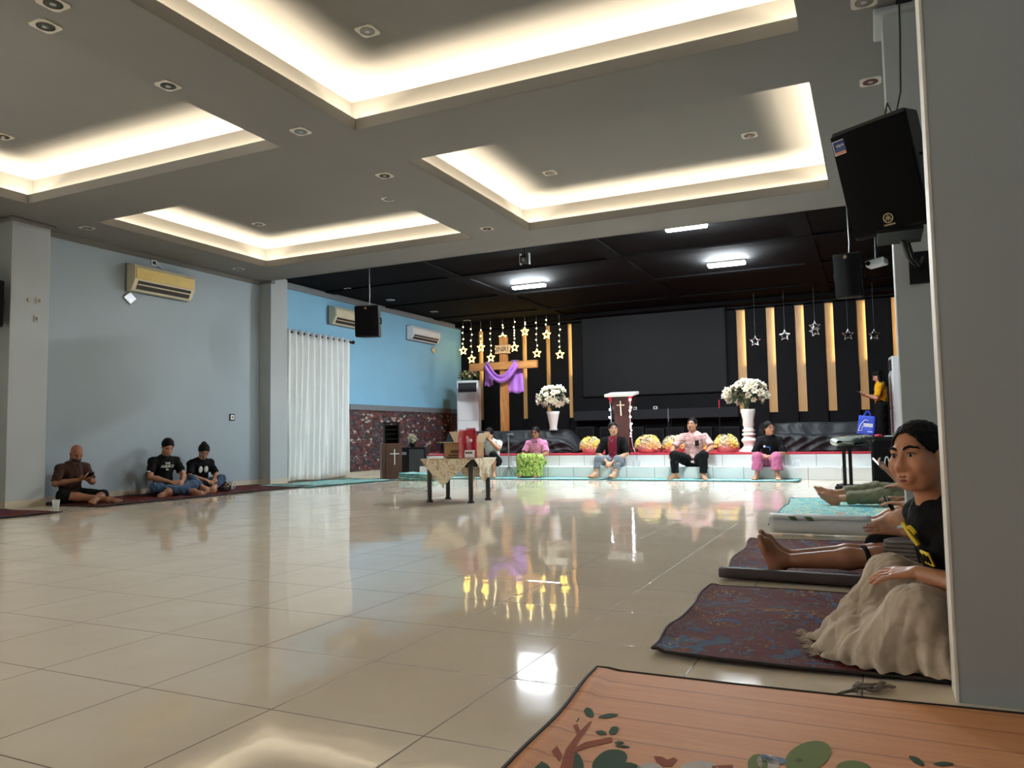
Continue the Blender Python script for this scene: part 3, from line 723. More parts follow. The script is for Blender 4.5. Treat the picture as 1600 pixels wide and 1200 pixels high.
# ------------------------------------------------------------------ standing air conditioners on the stage
def floor_ac(c, fwd, w, d, h, lab):
    t = thing('standing_air_conditioner', c, lab, 'air conditioner', 'standing air conditioners on the stage')
    M = frame_of(Vector(c) + Vector((0, 0, h / 2)), fwd)
    MB().box((-w / 2, -d / 2, -h / 2), (w / 2, d / 2, h / 2), bevel=.02, M=M).build('cabinet', M_WHITE, t)
    y = d / 2
    MB().box((-w * .42, y - .005, h * .5 - .30), (w * .42, y + .006, h * .5 - .06), M=M).build('air_outlet', M_BLACK, t)
    for k in range(6): MB().box((-w * .42, y + .004, h * .5 - .285 + .04 * k), (w * .42, y + .02, h * .5 - .277 + .04 * k), M=M).build('louvre', M_LEDGE, t)
    MB().box((-w * .46, y - .004, -.12), (w * .46, y + .016, h * .5 - .34), bevel=.006, M=M).build('front_panel', M_WHITE, t)
    MB().box((-w * .46, y - .004, -h / 2 + .05), (w * .46, y + .016, -.14), bevel=.006, M=M).build('lower_panel', M_WHITE, t)
    MB().tube([M @ Vector((-.05 * math.cos(a) * 1.4, y + .018, h * .5 - .43 + .04 * math.sin(a))) for a in [PI * .2 + 1.3 * PI * i / 10 for i in range(11)]], .004, seg=5).build('emblem', M_METAL, t)
    return t
pa = ony(733, 640, 17.3); hh = ony(733, 595, 17.3).z - Z2
floor_ac((pa.x, 17.3, Z2), (.28, -.96, 0), .56, .36, hh, 'tall white standing air conditioner left of the wooden cross')
pb = ony(1401, 600, 17.6)
floor_ac((.46, 17.75, Z2), (-1, -.12, 0), .44, .24, ony(1401, 556, 17.6).z - Z2, 'tall white standing air conditioner behind the woman in yellow')

# ------------------------------------------------------------------ wooden cross with sign and purple cloth
M_PINE = wood_material('varnished pine', srgb(128, 74, 34), srgb(186, 128, 72), 2.2, (10, 10, 1.0), 0.35)
M_PLAQ = wood_material('pale plaque wood', srgb(176, 134, 88), srgb(206, 168, 120), 2.5, (2, 8, 10), 0.5)
CY = 16.3
t = thing('wooden_cross', (-7.85, CY, Z2), 'tall varnished wooden cross with an INRI board standing on the stage', 'cross')
MB().box((-7.945, CY - .05, Z2), (-7.755, CY + .05, 3.16), bevel=.006).build('post', M_PINE, t)
Mx = Matrix.Translation((-7.85, CY - .056, 2.475)) @ Matrix.Rotation(-.0, 4, 'Y')
MB().box((-.88, -.045, -.09), (.88, .045, .09), bevel=.006, M=Mx).build('crossbar', wood_material('varnished pine bar', srgb(128, 78, 36), srgb(188, 132, 76), 2.2, (1.0, 10, 10), 0.35), t)
m = MB(); zc = 2.865
m.prism([(-8.05, zc + .10), (-8.02, zc + .06), (-8.055, zc + .02), (-8.02, zc - .03), (-8.05, zc - .10), (-7.86, zc - .095), (-7.64, zc - .11), (-7.67, zc - .05), (-7.635, zc), (-7.66, zc + .05), (-7.63, zc + .10), (-7.85, zc + .09)], 1, CY - .085, CY - .052)
pl = m.build('sign_board', M_PLAQ, t)
MB().text('INRI', .17, Matrix.Translation((-7.845, CY - .086, zc - .005)) @ Matrix.Rotation(PI / 2, 4, 'X'), depth=.003).build('lettering', mat('burnt lettering', srgb(62, 36, 20), .8), pl)
M_PURP = mat('purple satin', srgb(152, 92, 178), .5, noise=.06, sheen=.3)
c = thing('purple_cloth', (-7.85, CY - .12, 2.0), 'purple cloth draped over the arms of the wooden cross', 'cloth')
def swag(u, v):  # the looped front
    x = -8.26 + .80 * u; s = math.sin(PI * u)
    z = 2.575 - .34 * s ** 1.0 - (.11 + .05 * s) * v + .012 * math.sin(9 * v + 3 * u)
    y = CY - .128 - .03 * s - .022 * math.sin(v * 9 + 2 * u)
    return (x + (.10 * (1 - v) - .05) * (1 - 2 * u) * 1.0, y, z)
MB().grid(swag, 30, 14, thick=.006).build('swag', M_PURP, c)
for (x0, x1, z1, top) in ((-8.38, -8.17, 2.02, 2.57), (-7.72, -7.40, 1.83, 2.57)):
    def tail(u, v, x0=x0, x1=x1, z1=z1, top=top):
        w = 1 + .25 * v * (x1 - x0 > .25); xc = (x0 + x1) / 2
        return (xc + (u - .5) * (x1 - x0) * w, CY + .035 + .02 * math.sin(u * 13) * v + .018 * (1 - v), top - (top - z1) * v + .02 * math.sin(u * 8) * v)
    MB().grid(tail, 18, 10, thick=.006).build('hanging_end', M_PURP, c)
for (x0, x1) in ((-8.32, -8.15), (-7.62, -7.46)):
    MB().grid(lambda u, v, x0=x0, x1=x1: (x0 + (x1 - x0) * u, CY - .125 + .18 * v, 2.578 + .012 * math.sin(PI * v) + .004 * math.sin(20 * u)), 8, 8, thick=.006).build('fold_over_bar', M_PURP, c)

# ------------------------------------------------------------------ strings of star lights
E_BULB = mat('lit warm bulb', (1, .9, .6, 1), .4, noise=0, emit=(1.0, .80, .42, 1), emit_s=7)
E_STAR = mat('lit yellow star', (1, .8, .2, 1), .4, noise=0, emit=(1.0, .64, .12, 1), emit_s=4)
M_WIRE = mat('thin light wire', srgb(150, 140, 110), .5)
bulb_proto = None
def bulb(parent, p, r):
    global bulb_proto
    if bulb_proto is None:
        o = MB().ball(p, r, u=8, v=6).build('bulb', E_BULB, parent, origin=p); bulb_proto = o; o['r'] = r; del o['r']
        return o
    o = bulb_proto.copy(); COL.objects.link(o); o.parent = parent; o.location = Vector(p) - WORLD_OF[parent.name]; return o
STR = [(724, 548, [520, 511, 530, 537], 'touching the blue wall corner'), (737, 561, [514, 523, 532, 541, 550], 'left of the first golden batten'), (751.5, 543, [516, 525, 533], 'across the first batten'), (767, 559, [513, 521, 530, 540, 548], 'between first batten and cross'), (785.5, 527, [508, 512, 521], 'just above the top of the cross'), (804, 543, [503, 511, 516, 520, 524, 529, 535], 'right of the INRI board'), (820, 518, [504, 507], 'short one on the second batten'), (839, 552, [504, 513, 522, 531, 540], 'right of the second batten'), (854, 523, [500, 507, 517], 'short one on the dim third batten'), (875, 554, [506, 515, 524, 533, 542], 'farthest right, near the screen')]
for (x, ystar, bl, lab) in STR:
    Y = 18.25; P = ony(x, ystar, Y)
    if P.x < XL + .16: Y = 18.25; P.x = XL + .16
    t = thing('star_light_string', P, 'string of warm lights with lit star, ' + lab, 'string lights', 'star light strings by the cross')
    m = MB()
    for k in range(5):
        a = PI / 2 + k * 2 * PI / 5; a2 = a + PI / 5; a0 = a - PI / 5; R0, R1 = .115, .05
        q = lambda A, r: P + Vector((r * math.cos(A), 0, r * math.sin(A)))
        m.tube([q(a0, R1), q(a, R0), q(a2, R1)], .014, seg=6)
    m.build('star', E_STAR, t)
    MB().tube([P + Vector((0, 0, .11)), (P.x, Y, ZS - .001)], .004, seg=5).build('wire', M_WIRE, t)
    for yb_ in bl:
        B = ony(x, yb_, Y); B.x = P.x + rng.uniform(-.02, .02)
        B.z = min(B.z, ZS - .06); bulb(t, B, .017)
# unlit silver stars on the right
SS = [(1180, 533, 1, 'left of the second batten from the screen'), (1226, 524, 1, 'just left of the double star'), (1273, 513, 2, 'double star, the brightest one'), (1325, 523, 1, 'second from the right end'), (1366, 523, 1, 'farthest right above the woman in yellow')]
for (x, ys_, n, lab) in SS:
    P = ony(x, ys_, 17.8)
    t = thing('silver_star', P, 'unlit silver star ornament on a thread, ' + lab, 'star ornament', 'silver stars on the right of the stage')
    for k in range(n): MB().star(P + Vector((0, .01 * k, .04 - .10 * k if n > 1 else 0)), .12, .05, .008, rot=.2 * k).build('star', M_CHROME, t)
    MB().tube([P + Vector((0, 0, .12)), (P.x, 17.8, ZS - .001)], .002, seg=5).build('thread', M_LEDGE, t)

# ------------------------------------------------------------------ flowers
def blossom_mesh(name, r, petals, mats, layers=2, cup=.5):
    m = MB()
    for L in range(layers):
        rr = r * (1 - .34 * L)
        for k in range(petals):
            a = 2 * PI * (k + .5 * L) / petals; d = Vector((math.cos(a), math.sin(a), 0)); s = Vector((-d.y, d.x, 0))
            def f(u, v, d=d, s=s, rr=rr, L=L):
                w = rr * .52 * math.sin(PI * min(1, .12 + .86 * u)) ** .8
                return d * (rr * u) + s * (w * (v - .5) * 1.6) + Vector((0, 0, rr * (cup + .3 * L) * u * u + .1 * rr * L - rr * .25 * (v - .5) ** 2))
            m.grid(f, 4, 3, 0, thick=r * .02)
    m.ball((0, 0, r * .16), r * .17, 1, u=8, v=5)
    return m.build(name, mats, None, origin=(0, 0, 0))
M_FY, M_FO, M_FW, M_FP = mat('yellow petal', srgb(244, 226, 124), .6, noise=.08, scale=40), mat('peach petal', srgb(242, 200, 150), .6, noise=.08, scale=40), mat('cream white petal', srgb(208, 201, 182), .6, noise=.05, scale=40), mat('pink petal', srgb(226, 140, 150), .6, noise=.08, scale=40)
M_FC = mat('flower centre', srgb(206, 160, 40), .7); M_LEAF = mat('dark green leaf', srgb(48, 72, 40), .55, noise=.2, scale=20); M_LEAFB = mat('olive leaf', srgb(88, 100, 52), .55, noise=.2, scale=20)
PROT = {}
for n, mm, r, p in (('y', M_FY, .062, 6), ('o', M_FO, .06, 6), ('w', M_FW, .06, 6), ('p', M_FP, .045, 6), ('W', M_FW, .095, 6), ('B', M_FW, .06, 5)):
    o = blossom_mesh('blossom', r, p, [mm, M_FC]); PROT[n] = o.data; bpy.data.objects.remove(o)
def put_blossom(parent, p, nrm, kind, s=1.0, name='blossom'):
    o = bpy.data.objects.new(name, PROT[kind]); COL.objects.link(o); o.parent = parent
    q = Vector(nrm).normalized().to_track_quat('Z', 'Y'); o.location = Vector(p) - WORLD_OF[parent.name]; o.rotation_mode = 'QUATERNION'; o.rotation_quaternion = q; o.scale = (s, s, s); return o
def leaves(t, pts, size, mtl, name='leaves'):
    m = MB()
    for p, d in pts:
        d = Vector(d).normalized(); s = d.orthogonal().normalized(); n = d.cross(s)
        m.grid(lambda u, v: Vector(p) + d * size * u + s * size * .42 * (v - .5) * math.sin(PI * min(1, u * .95 + .04)) + n * size * (.18 * u * u - .3 * abs(v - .5)), 5, 2, thick=.002)
    return m.build(name, mtl, t)
M_BASK = mat('pink paper wrap', srgb(236, 168, 172), .6, noise=.15, scale=30, bump=.4, bscale=60)
def basket(x, y, w, mix, lab):
    t = thing('flower_basket', (x, y, Z2), lab, 'flowers', 'flower baskets along the stage edge')
    m = MB(); m.lathe([(w * .34, 0), (w * .40, .02), (w * .44, .08), (w * .46, .125), (w * .40, .13), (w * .05, .12)], (x, y, Z2), 0, 28); m.build('basket', M_BASK, t)
    lv = []; n = 46
    for k in range(n):
        ph = k * 2.39996; uu = 1 - (k + .5) / n; el = math.asin(min(1, uu * 1.0)); el = el * 1.0 - .22
        R = Vector((math.cos(el) * math.cos(ph), math.cos(el) * math.sin(ph), math.sin(el) + .0))
        c = Vector((x + R.x * w * .5, y + R.y * w * .42, Z2 + .13 + max(-.06, R.z) * w * .46))
        kind = mix[int(rng.integers(len(mix)))]
        put_blossom(t, c, R + Vector(rng.normal(0, .18, 3)), kind, float(rng.uniform(.75, 1.12)))
        if k % 2: lv.append((c - R * .05, R + Vector(rng.normal(0, .6, 3))))
    leaves(t, lv, .085, M_LEAFB)
    return t
BK = [(923, .40, 'yyywwo', 'basket of mostly yellow flowers at the stage edge left of the lectern'), (1012, .44, 'oowwyyo', 'basket of peach and cream flowers between the lectern and the microphone stand'), (1054, .40, 'wwyyo', 'flower basket by the microphone stand, partly behind the man in pink'), (1097, .34, 'wyyoo', 'flower basket almost hidden behind the man in the pink shirt'), (1135, .40, 'ooyyw', 'basket of peach and yellow flowers beside the tall white pedestal')]
for (px_, w, mix, lab) in BK:
    p = ony(px_, 700, 14.72); basket(p.x, 14.72, w, mix, lab)
M_PORC = mat('white plaster', srgb(232, 230, 226), .4, noise=.03)
def orchid_spray(t, c, rx, rz, n, kind='W', bare=.0, lean=0):
    lv = []; st = MB()
    c = Vector(c)
    for k in range(n):
        ph = float(rng.uniform(0, 2 * PI)); el = float(rng.uniform(-.55, 1.5)); rr = float(rng.uniform(.55, 1)) ** .6
        R = Vector((math.cos(el) * math.cos(ph), math.cos(el) * math.sin(ph) * .7, math.sin(el)))
        p = c + Vector((R.x * rx * rr + lean * R.z * rx, R.y * rx * rr, R.z * rz * rr + rz * .3))
        put_blossom(t, p, R + Vector((0, -.35, .1)) + Vector(rng.normal(0, .25, 3)), kind, float(rng.uniform(.65, 1.05)))
        if k % 2 == 0: lv.append((p - R * .12, R + Vector(rng.normal(0, .7, 3))))
        if k % 3 == 0: st.tube([c - Vector((0, 0, rz * .7)), (c + p) / 2 + Vector((0, 0, .05)), p], .006, seg=5)
    leaves(t, lv, .14, M_LEAF); st.build('stems', M_LEAF, t)
# left arrangement in a white vase on the draped bench
BZ = .93
t = thing('flower_vase', (-6.16, 15.15, BZ), 'white vase of cream flowers on the black draped bench left of the lectern', 'flowers', None)
MB().lathe([(.0, 0.0), (.085, 0), (.09, .02), (.075, .05), (.09, .16), (.125, .34), (.14, .40), (.12, .385), (.07, .12)], (-6.16, 15.15, BZ), 0, 28).build('vase', M_PORC, t)
orchid_spray(t, (-6.16, 15.15, BZ + .58), .34, .27, 64)
# right: tall pedestal vase
pe = Vector((-2.14, 14.95, Z2))
t = thing('pedestal_vase', pe, 'tall white turned pedestal vase with cream flowers on the right of the stage', 'flowers', None)
MB().lathe([(.19, 0), (.19, .03), (.15, .05), (.10, .12), (.105, .16), (.14, .20), (.14, .23), (.10, .27), (.095, .30), (.12, .31), (.125, .34), (.095, .35), (.095, .37), (.115, .38), (.115, .41), (.09, .425), (.09, .47), (.105, .50), (.10, .60), (.115, .66), (.135, .76), (.125, .80), (.07, .70)], pe, 0, 32).build('pedestal', M_PORC, t)
orchid_spray(t, pe + Vector((-.04, 0, .98)), .40, .28, 78, lean=.12)
# arrangement on top of the left air conditioner, foliage and small flowers
at_ = Vector((pa.x, 17.3, Z2 + hh))
t = thing('leafy_bouquet', at_, 'leafy bouquet with small pale flowers on top of the left standing air conditioner', 'flowers', None)
MB().lathe([(.08, 0), (.10, .05), (.11, .10), (.06, .10)], at_, 0, 20).build('pot', M_LEAF, t)
lv = []
for k in range(60):
    ph = k * 2.4; el = float(rng.uniform(0.1, 1.2)); R = Vector((math.cos(el) * math.cos(ph), math.cos(el) * math.sin(ph) * .6, math.sin(el)))
    lv.append((at_ + Vector((0, 0, .08)) + R * .10 + Vector((R.x * .14, 0, 0)), R + Vector(rng.normal(0, .4, 3))))
leaves(t, lv, .13, M_LEAFB)
for k in range(16):
    ph = k * 2.4; R = Vector((math.cos(ph) * .8, -.4 + .3 * math.sin(ph), float(rng.uniform(.2, 1)))); put_blossom(t, at_ + Vector((0, 0, .07)) + Vector((R.x * .27, R.y * .18, R.z * .16)), R, 'wpoB'[k % 4], .6)

# ------------------------------------------------------------------ lectern on the stage
M_MAH = wood_material('dark mahogany', srgb(44, 14, 14), srgb(66, 24, 20), 2.0, (8, 8, 1), 0.3)
LX, LY = -4.67, 15.3
t = thing('lectern', (LX, LY, Z2), 'dark red wooden lectern with a pale top and slim cross on the stage', 'lectern')
m = MB()
pr = [(.30, Z2), (.30, Z2 + .06), (.155, Z2 + .09), (.15, Z2 + .75), (.19, 1.40), (.235, 1.60)]
for i in range(len(pr) - 1):
    (a, z0), (b, z1) = pr[i], pr[i + 1]
    vs = [(LX + s * a, LY + q * (a * .75), z0) for s, q in ((-1, -1), (1, -1), (1, 1), (-1, 1))] + [(LX + s * b, LY + q * (b * .75), z1) for s, q in ((-1, -1), (1, -1), (1, 1), (-1, 1))]
    m.add(vs, [(0, 1, 5, 4), (1, 2, 6, 5), (2, 3, 7, 6), (3, 0, 4, 7), (3, 2, 1, 0), (4, 5, 6, 7)])
m.build('body', M_MAH, t)
Mt = Matrix.Translation((LX - .02, LY, 1.645)) @ Matrix.Rotation(.14, 4, 'X')
MB().box((-.30, -.24, -.03), (.30, .24, .03), bevel=.01, M=Mt).build('top_board', mat('pale varnished top', srgb(206, 208, 198), .25), t)
m = MB(); m.box((-.012, -.0, -.16), (.012, .014, .14)).box((-.08, 0, .045), (.08, .014, .066)); 
Mc = Matrix.Translation((LX, LY - .168, 1.36)) @ Matrix.Rotation(.10, 4, 'X')
vv = [Mc @ Vector(v) for v in m.v]; m.v = [tuple(v) for v in vv]; m.build('cross', mat('ivory paint', srgb(226, 214, 184), .4), t)
M_RED = mat('red satin', srgb(190, 34, 60), .6, noise=.08)
for s in (-1, 1):
    m = MB(); m.prism([(LX + s * .28, 1.60), (LX + s * .17, 1.60), (LX + s * .175, 1.46)], 1, LY - .20, LY - .185); m.build('red_cloth_corner', M_RED, t)
E_LED = mat('lit white fairy light', (1, 1, 1, 1), .4, noise=0, emit=(.85, .95, 1.0, 1), emit_s=16)
for s, zs_ in ((-1, (1.33, 1.17, 1.04, .99)), (1, (1.52, 1.36, 1.30, 1.17, 1.03, .99, .95, .90, .84, .78))):
    lab = 'string of cold white fairy lights down the %s side of the lectern' % ('left' if s < 0 else 'right')
    q = thing('fairy_light_string', (LX + s * .21, LY - .18, Z2), lab, 'string lights', 'fairy lights on the lectern')
    MB().tube([(LX + s * .225, LY - .19, 1.585), (LX + s * .20, LY - .19, 1.3), (LX + s * .20, LY - .19, .95), (LX + s * .24, LY - .20, .6), (LX + s * .30, LY - .24, Z2 + .01)], .005, seg=5).build('wire', M_WHITE, q)
    for k, z in enumerate(zs_): MB().ball((LX + s * (.215 + .012 * math.sin(k * 2)), LY - .20, z), .020 if k < 5 else .013, u=8, v=6).build('bulb', E_LED, q)

# microphone stands
def mic_stand(x, y, h, lab, boom=.0):
    t = thing('microphone_stand', (x, y, Z2), lab, 'microphone stand')
    m = MB()
    for k in range(3):
        a = 2 * PI * k / 3 + .5; MB_ = MB().tube([(x, y, Z2 + .10), (x + .26 * math.cos(a), y + .26 * math.sin(a), Z2 + .012)], .010, seg=8); MB_.build('leg', M_BLACK, t)
    MB().tube([(x, y, Z2 + .06), (x, y, Z2 + h * .62)], .014, seg=10).build('lower_tube', M_BLACK, t)
    MB().tube([(x, y, Z2 + h * .58), (x, y, Z2 + h * .92)], .009, seg=8).build('upper_tube', M_METAL, t)
    MB().tube([(x, y, Z2 + h * .56), (x, y, Z2 + h * .64)], .02, seg=10).build('clutch', M_BLACK, t)
    MB().tube([(x + .03, y, Z2 + h * .90), (x - .05, y - .10, Z2 + h * .985)], [.013, .018], seg=10).build('handle', M_BLACK, t)
    MB().ball((x - .06, y - .115, Z2 + h), .028).build('microphone_head', M_GRILLE, t)
    MB().tube([(x + .03, y, Z2 + h * .9), (x + .06, y + .02, Z2 + h * .7), (x + .03, y, Z2 + h * .35), (x + .05, y, Z2 + .03), (x + .3, y - .1, Z2 + .008), (x - .3, y - .25, Z2 + .008)], .006, seg=6).build('cable', M_BLACK, t)
mic_stand(-3.76, 15.4, .96, 'black microphone stand on the stage, left of the man in the pink shirt')
# thin stand with a red tipped rod at the right of the ledge
p = ony(1124, 645, 17.4); t = thing('thin_stand', (p.x, 17.4, Z2), 'thin dark stand with a red tip before the right end of the ledge', 'stand')
MB().tube([(p.x, 17.4, Z2 + .02), (p.x, 17.4, 1.36)], .010, seg=8).build('rod', M_BLACK, t); MB().tube([(p.x, 17.4, 1.36), (p.x, 17.4, 1.55)], .012, seg=8).build('red_tip', M_RED, t); MB().lathe([(.14, 0), (.14, .02), (.03, .03)], (p.x, 17.4, Z2), 0, 20).build('base', M_BLACK, t)

# ------------------------------------------------------------------ black cloth over benches
M_BLKCL = mat('black tablecloth', srgb(30, 31, 34), 0.6, spec=.25, noise=.12, scale=4, bump=.12, bscale=90)
def draped(name, x0, x1, y0, lab, top, mid, seed):
    prof = [(y0 + .62, .0), (y0 + .60, top * .5), (y0 + .58, top), (y0 + .30, top + .0), (y0 + .26, top - .03), (y0 + .17, mid + .03), (y0 + .02, mid), (y0 - .01, mid - .03), (y0 - .03, .10), (y0 - .06, 0)]
    L = [0]
    for i in range(1, len(prof)): L.append(L[-1] + math.dist(prof[i], prof[i - 1]))
    def f(u, v):
        s = v * L[-1]; i = max(k for k in range(len(L)) if L[k] <= s + 1e-9); i = min(i, len(prof) - 2); w = (s - L[i]) / (L[i + 1] - L[i])
        y = prof[i][0] * (1 - w) + prof[i + 1][0] * w; z = prof[i][1] * (1 - w) + prof[i + 1][1] * w
        x = x0 + (x1 - x0) * u
        fold = .3 * math.sin(x * 9 + seed + 2.1 * math.sin(x * 2.3)) + .35 * math.sin(x * 19 + 1.3 * seed + 5 * v)
        fold += .9 * abs(math.sin(x * 7 + 11 * v + 2 * math.sin(x * 3 + seed) + 1.5 * math.sin(v * 14))) ** .6 - .5 + .5 * abs(math.sin(x * 13 - 17 * v + seed + 1.7 * math.sin(x * 5))) ** .6
        a = .024 * (0.35 if .26 < v < .42 else 1) * (1.5 if v > .7 else 1)
        y += a * fold; z += .35 * a * math.sin(x * 6 + seed + 9 * v)
        e = 0.0
        d0, d1 = (x - x0) / .07, (x1 - x) / .35
        if d0 < 1: z *= 1 - .9 * (1 - d0) ** 2.2
        if d1 < 1: z *= 1 - .9 * (1 - d1) ** 1.6
        return (x, y, Z2 + .004 + max(0.0, z))
    o = MB().grid(f, 240, 80, thick=.004).build(name, M_BLKCL)
    return tag(o, lab, 'cloth', 'black draped benches on the stage')
draped('draped_bench', -8.77, -5.55, 14.86, 'long bench under wrinkled black cloth on the left of the stage, below the cross', .475, .28, 1.0)
draped('draped_bench', -2.02, .15, 14.86, 'long bench under wrinkled black cloth on the right of the stage, below the bag', .52, .29, 4.0)

# ------------------------------------------------------------------ left floor: lectern with rack, monitor, flowers, folded mat
M_BRN = wood_material('brown veneer', srgb(64, 40, 28), srgb(82, 54, 38), 2.0, (6, 6, 1), 0.4)
x0, x1, yy = -9.12, -8.72, 13.0
t = thing('small_lectern', ((x0 + x1) / 2, yy + .16, 0), 'low brown lectern with a white cross by the stone wall, dark rack above', 'lectern')
MB().box((x0, yy, 0), (x1, yy + .32, .72), bevel=.008).build('body', M_BRN, t)
MB().box((x0 + .075, yy - .012, .02), (x1 - .01, yy + .005, .71), bevel=.004).build('front_panel', M_BRN, t)
xc = (x0 + x1) / 2 + .05
MB().box((xc - .008, yy - .024, .29), (xc + .008, yy - .01, .60)).box((xc - .09, yy - .024, .50), (xc + .09, yy - .01, .518)).build('cross', M_WHITE, t)
for s in (x0 + .05, x1 - .07): MB().box((s, yy + .03, .72), (s + .025, yy + .30, 1.12)).build('rack_side', M_BLACK, t)
for z in (.80, .90, .99, 1.08): MB().box((x0 + .06, yy + .06, z), (x1 - .06, yy + .28, z + .014)).build('rack_shelf', M_BLACK, t)
MB().box((x0 + .06, yy + .285, .72), (x1 - .06, yy + .30, 1.10)).build('rack_back', M_BLACK, t)
MB().box((x0 + .02, yy + .02, 1.12), (x1 - .03, yy + .31, 1.145), bevel=.005).build('rack_top', M_BLACK, t)
t.rotation_euler = (0, 0, math.radians(42))
t = thing('floor_speaker', (-9.07, 14.35, 0), 'black speaker box on the floor between the small lectern and the stage end', 'loudspeaker')
MB().box((-9.37, 14.15, 0), (-8.83, 14.55, .62), bevel=.012).build('cabinet', M_BLACK, t)
MB().box((-9.18, 14.135, .05), (-8.86, 14.152, .57), bevel=.006).build('grille', mat('charcoal grille', srgb(46, 50, 54), .6, bump=.4, bscale=500), t)
MB().box((-9.34, 14.138, .46), (-9.24, 14.152, .52), bevel=.003).build('badge', M_LEDGE, t)
t.rotation_euler = (0, 0, math.radians(20))
t = thing('flower_pot', (-9.16, 14.35, .62), 'small pot with one white bloom on the black floor speaker', 'flowers', None)
MB().lathe([(.05, 0), (.07, .06), (.075, .12), (.04, .11)], (-9.16, 14.35, .62), 0, 18).build('pot', M_BLACK, t)
for k in range(5): put_blossom(t, (-9.14 + .05 * math.cos(k * 1.3), 14.31, .80 + .045 * math.sin(k * 1.3)), (.3 * math.cos(k), -1, .2), 'W', .8)
leaves(t, [((-9.16, 14.35, .72), (math.cos(k), math.sin(k) * .5, .6)) for k in range(14)], .16, M_LEAF)

# ------------------------------------------------------------------ mats
DR = srgb(92, 30, 28); 
M_MATR = pattern_mat('dark red printed mat', [(0, srgb(78, 26, 26)), (.40, srgb(92, 34, 32)), (.56, srgb(82, 28, 30)), (.60, srgb(58, 74, 110)), (.66, srgb(64, 82, 92)), (.72, srgb(110, 50, 42))], 5.0, .7, 1.0, spec=.04, curls=(6.0, 7.0, .07, [(0, srgb(92, 104, 116)), (.46, srgb(112, 60, 44)), (.56, srgb(176, 128, 60)), (.66, srgb(120, 134, 140))]), bump=.2)
M_MATT = pattern_mat('turquoise printed mat', [(0, srgb(96, 178, 186)), (.42, srgb(62, 150, 176)), (.5, srgb(150, 196, 178)), (.56, srgb(206, 206, 164)), (.61, srgb(76, 166, 180)), (.68, srgb(186, 170, 150))], 7.0, .6, 1.5, spec=.08, curls=(8.0, 6.0, .10, [(0, srgb(198, 206, 170)), (.5, srgb(96, 190, 196)), (.6, srgb(214, 206, 160))]), bump=.2)
M_EDGE_D = mat('dark mat binding', srgb(44, 34, 32), .7)
M_EDGE_T = mat('teal mat binding', srgb(40, 96, 106), .7)
M_MATBACK = mat('pale mat back', srgb(186, 192, 196), .6, noise=.06)
def mat_sheet(name, quad, mtl, edge, lab, cat='mat', group=None, nx=40, ny=40, rip=.006, z0=.004, thick=.006, wav=.012, rfreq=16):
    """a thin mat lying on the floor; quad = four floor corners; gentle ripples across its length"""
    A, B, Cc, D = [Vector((q[0], q[1], 0)) for q in quad]
    sd = sum(quad[0]) * 7
    def f(u, v):
        p = (A * (1 - u) + B * u) * (1 - v) + (D * (1 - u) + Cc * u) * v
        n = math.sin(sd + v * rfreq) * math.sin(u * 2.2 + v * 3 + sd)
        e = min(v, 1 - v, .25) * 4
        p.x += wav * math.sin(v * 11 + sd) * (1 - 2 * u); p.y += wav * math.sin(u * 9 + sd) * (1 - 2 * v)
        return Vector((p.x, p.y, z0 + rip * (1 + n) * .5 + (.004 + .006 * (1 + math.sin(v * 23 + sd)) * .5) * (1 if (u < .02 or u > .98) else 0) * (rip > .003)))
    o = MB().grid(lambda u, v: f(u, v) + Vector((0, 0, thick)), nx, ny, thick=thick).build(name, mtl)
    tag(o, lab, cat, group)
    pts = [f(u / 60, 0) for u in range(61)] + [f(1, v / 60) for v in range(1, 61)] + [f(1 - u / 60, 1) for u in range(1, 61)] + [f(0, 1 - v / 60) for v in range(1, 60)]
    MB().tube([p + Vector((0, 0, thick * .5 + .001)) for p in pts], .0065, seg=6, closed=True).build('binding', edge, o)
    return o, f
def flat_quad(*px): return [tuple(onz(*p))[:2] for p in px]
# along the left wall
mat_sheet('floor_mat', [(-9.92, 3.6), (-8.85, 3.6), (-8.85, 6.12), (-9.92, 6.12)], M_MATR, M_EDGE_D, 'dark red patterned mat at the far left edge of the photo, before the left pillar', group='dark red mats')
mat_sheet('floor_mat', [(-10.33, 6.78), (-9.05, 6.78), (-9.05, 10.9), (-10.33, 10.9)], M_MATR, M_EDGE_D, 'dark red patterned mat along the left wall under the three seated people', group='dark red mats')
mat_sheet('floor_mat', [(-10.0, 11.02 - .4), (-8.85, 10.5), (-8.5, 12.75), (-9.75, 12.9)], M_MATT, M_EDGE_T, 'turquoise patterned mat on the floor in front of the white curtain', group='turquoise mats')
# along the stage
yf = 13.36
mat_sheet('floor_mat', [(-8.0, yf), (-4.5, yf), (-4.5, 13.98), (-8.0, 13.98)], M_MATT, M_EDGE_T, 'turquoise patterned mat at the foot of the stage, left one behind the table', group='turquoise mats')
mat_sheet('floor_mat', [(-4.44, yf), (-1.17, yf), (-1.17, 13.98), (-4.44, 13.98)], M_MATT, M_EDGE_T, 'turquoise patterned mat at the foot of the stage, right one under the man in pink', group='turquoise mats')
t = thing('folded_mat', (-7.95, 12.95, 0), 'turquoise mat folded into a low stack beside the small lectern', 'mat')
for k in range(4):
    def f(u, v, k=k): return Vector((-8.42 + .80 * u + .01 * k, 12.66 + .5 * v, .03 + .028 * k + (.035 * k / 3) * (1 - u) + .006 * math.sin(9 * u + k)))
    MB().grid(f, 16, 10, thick=.02).build('fold', M_MATT, t)
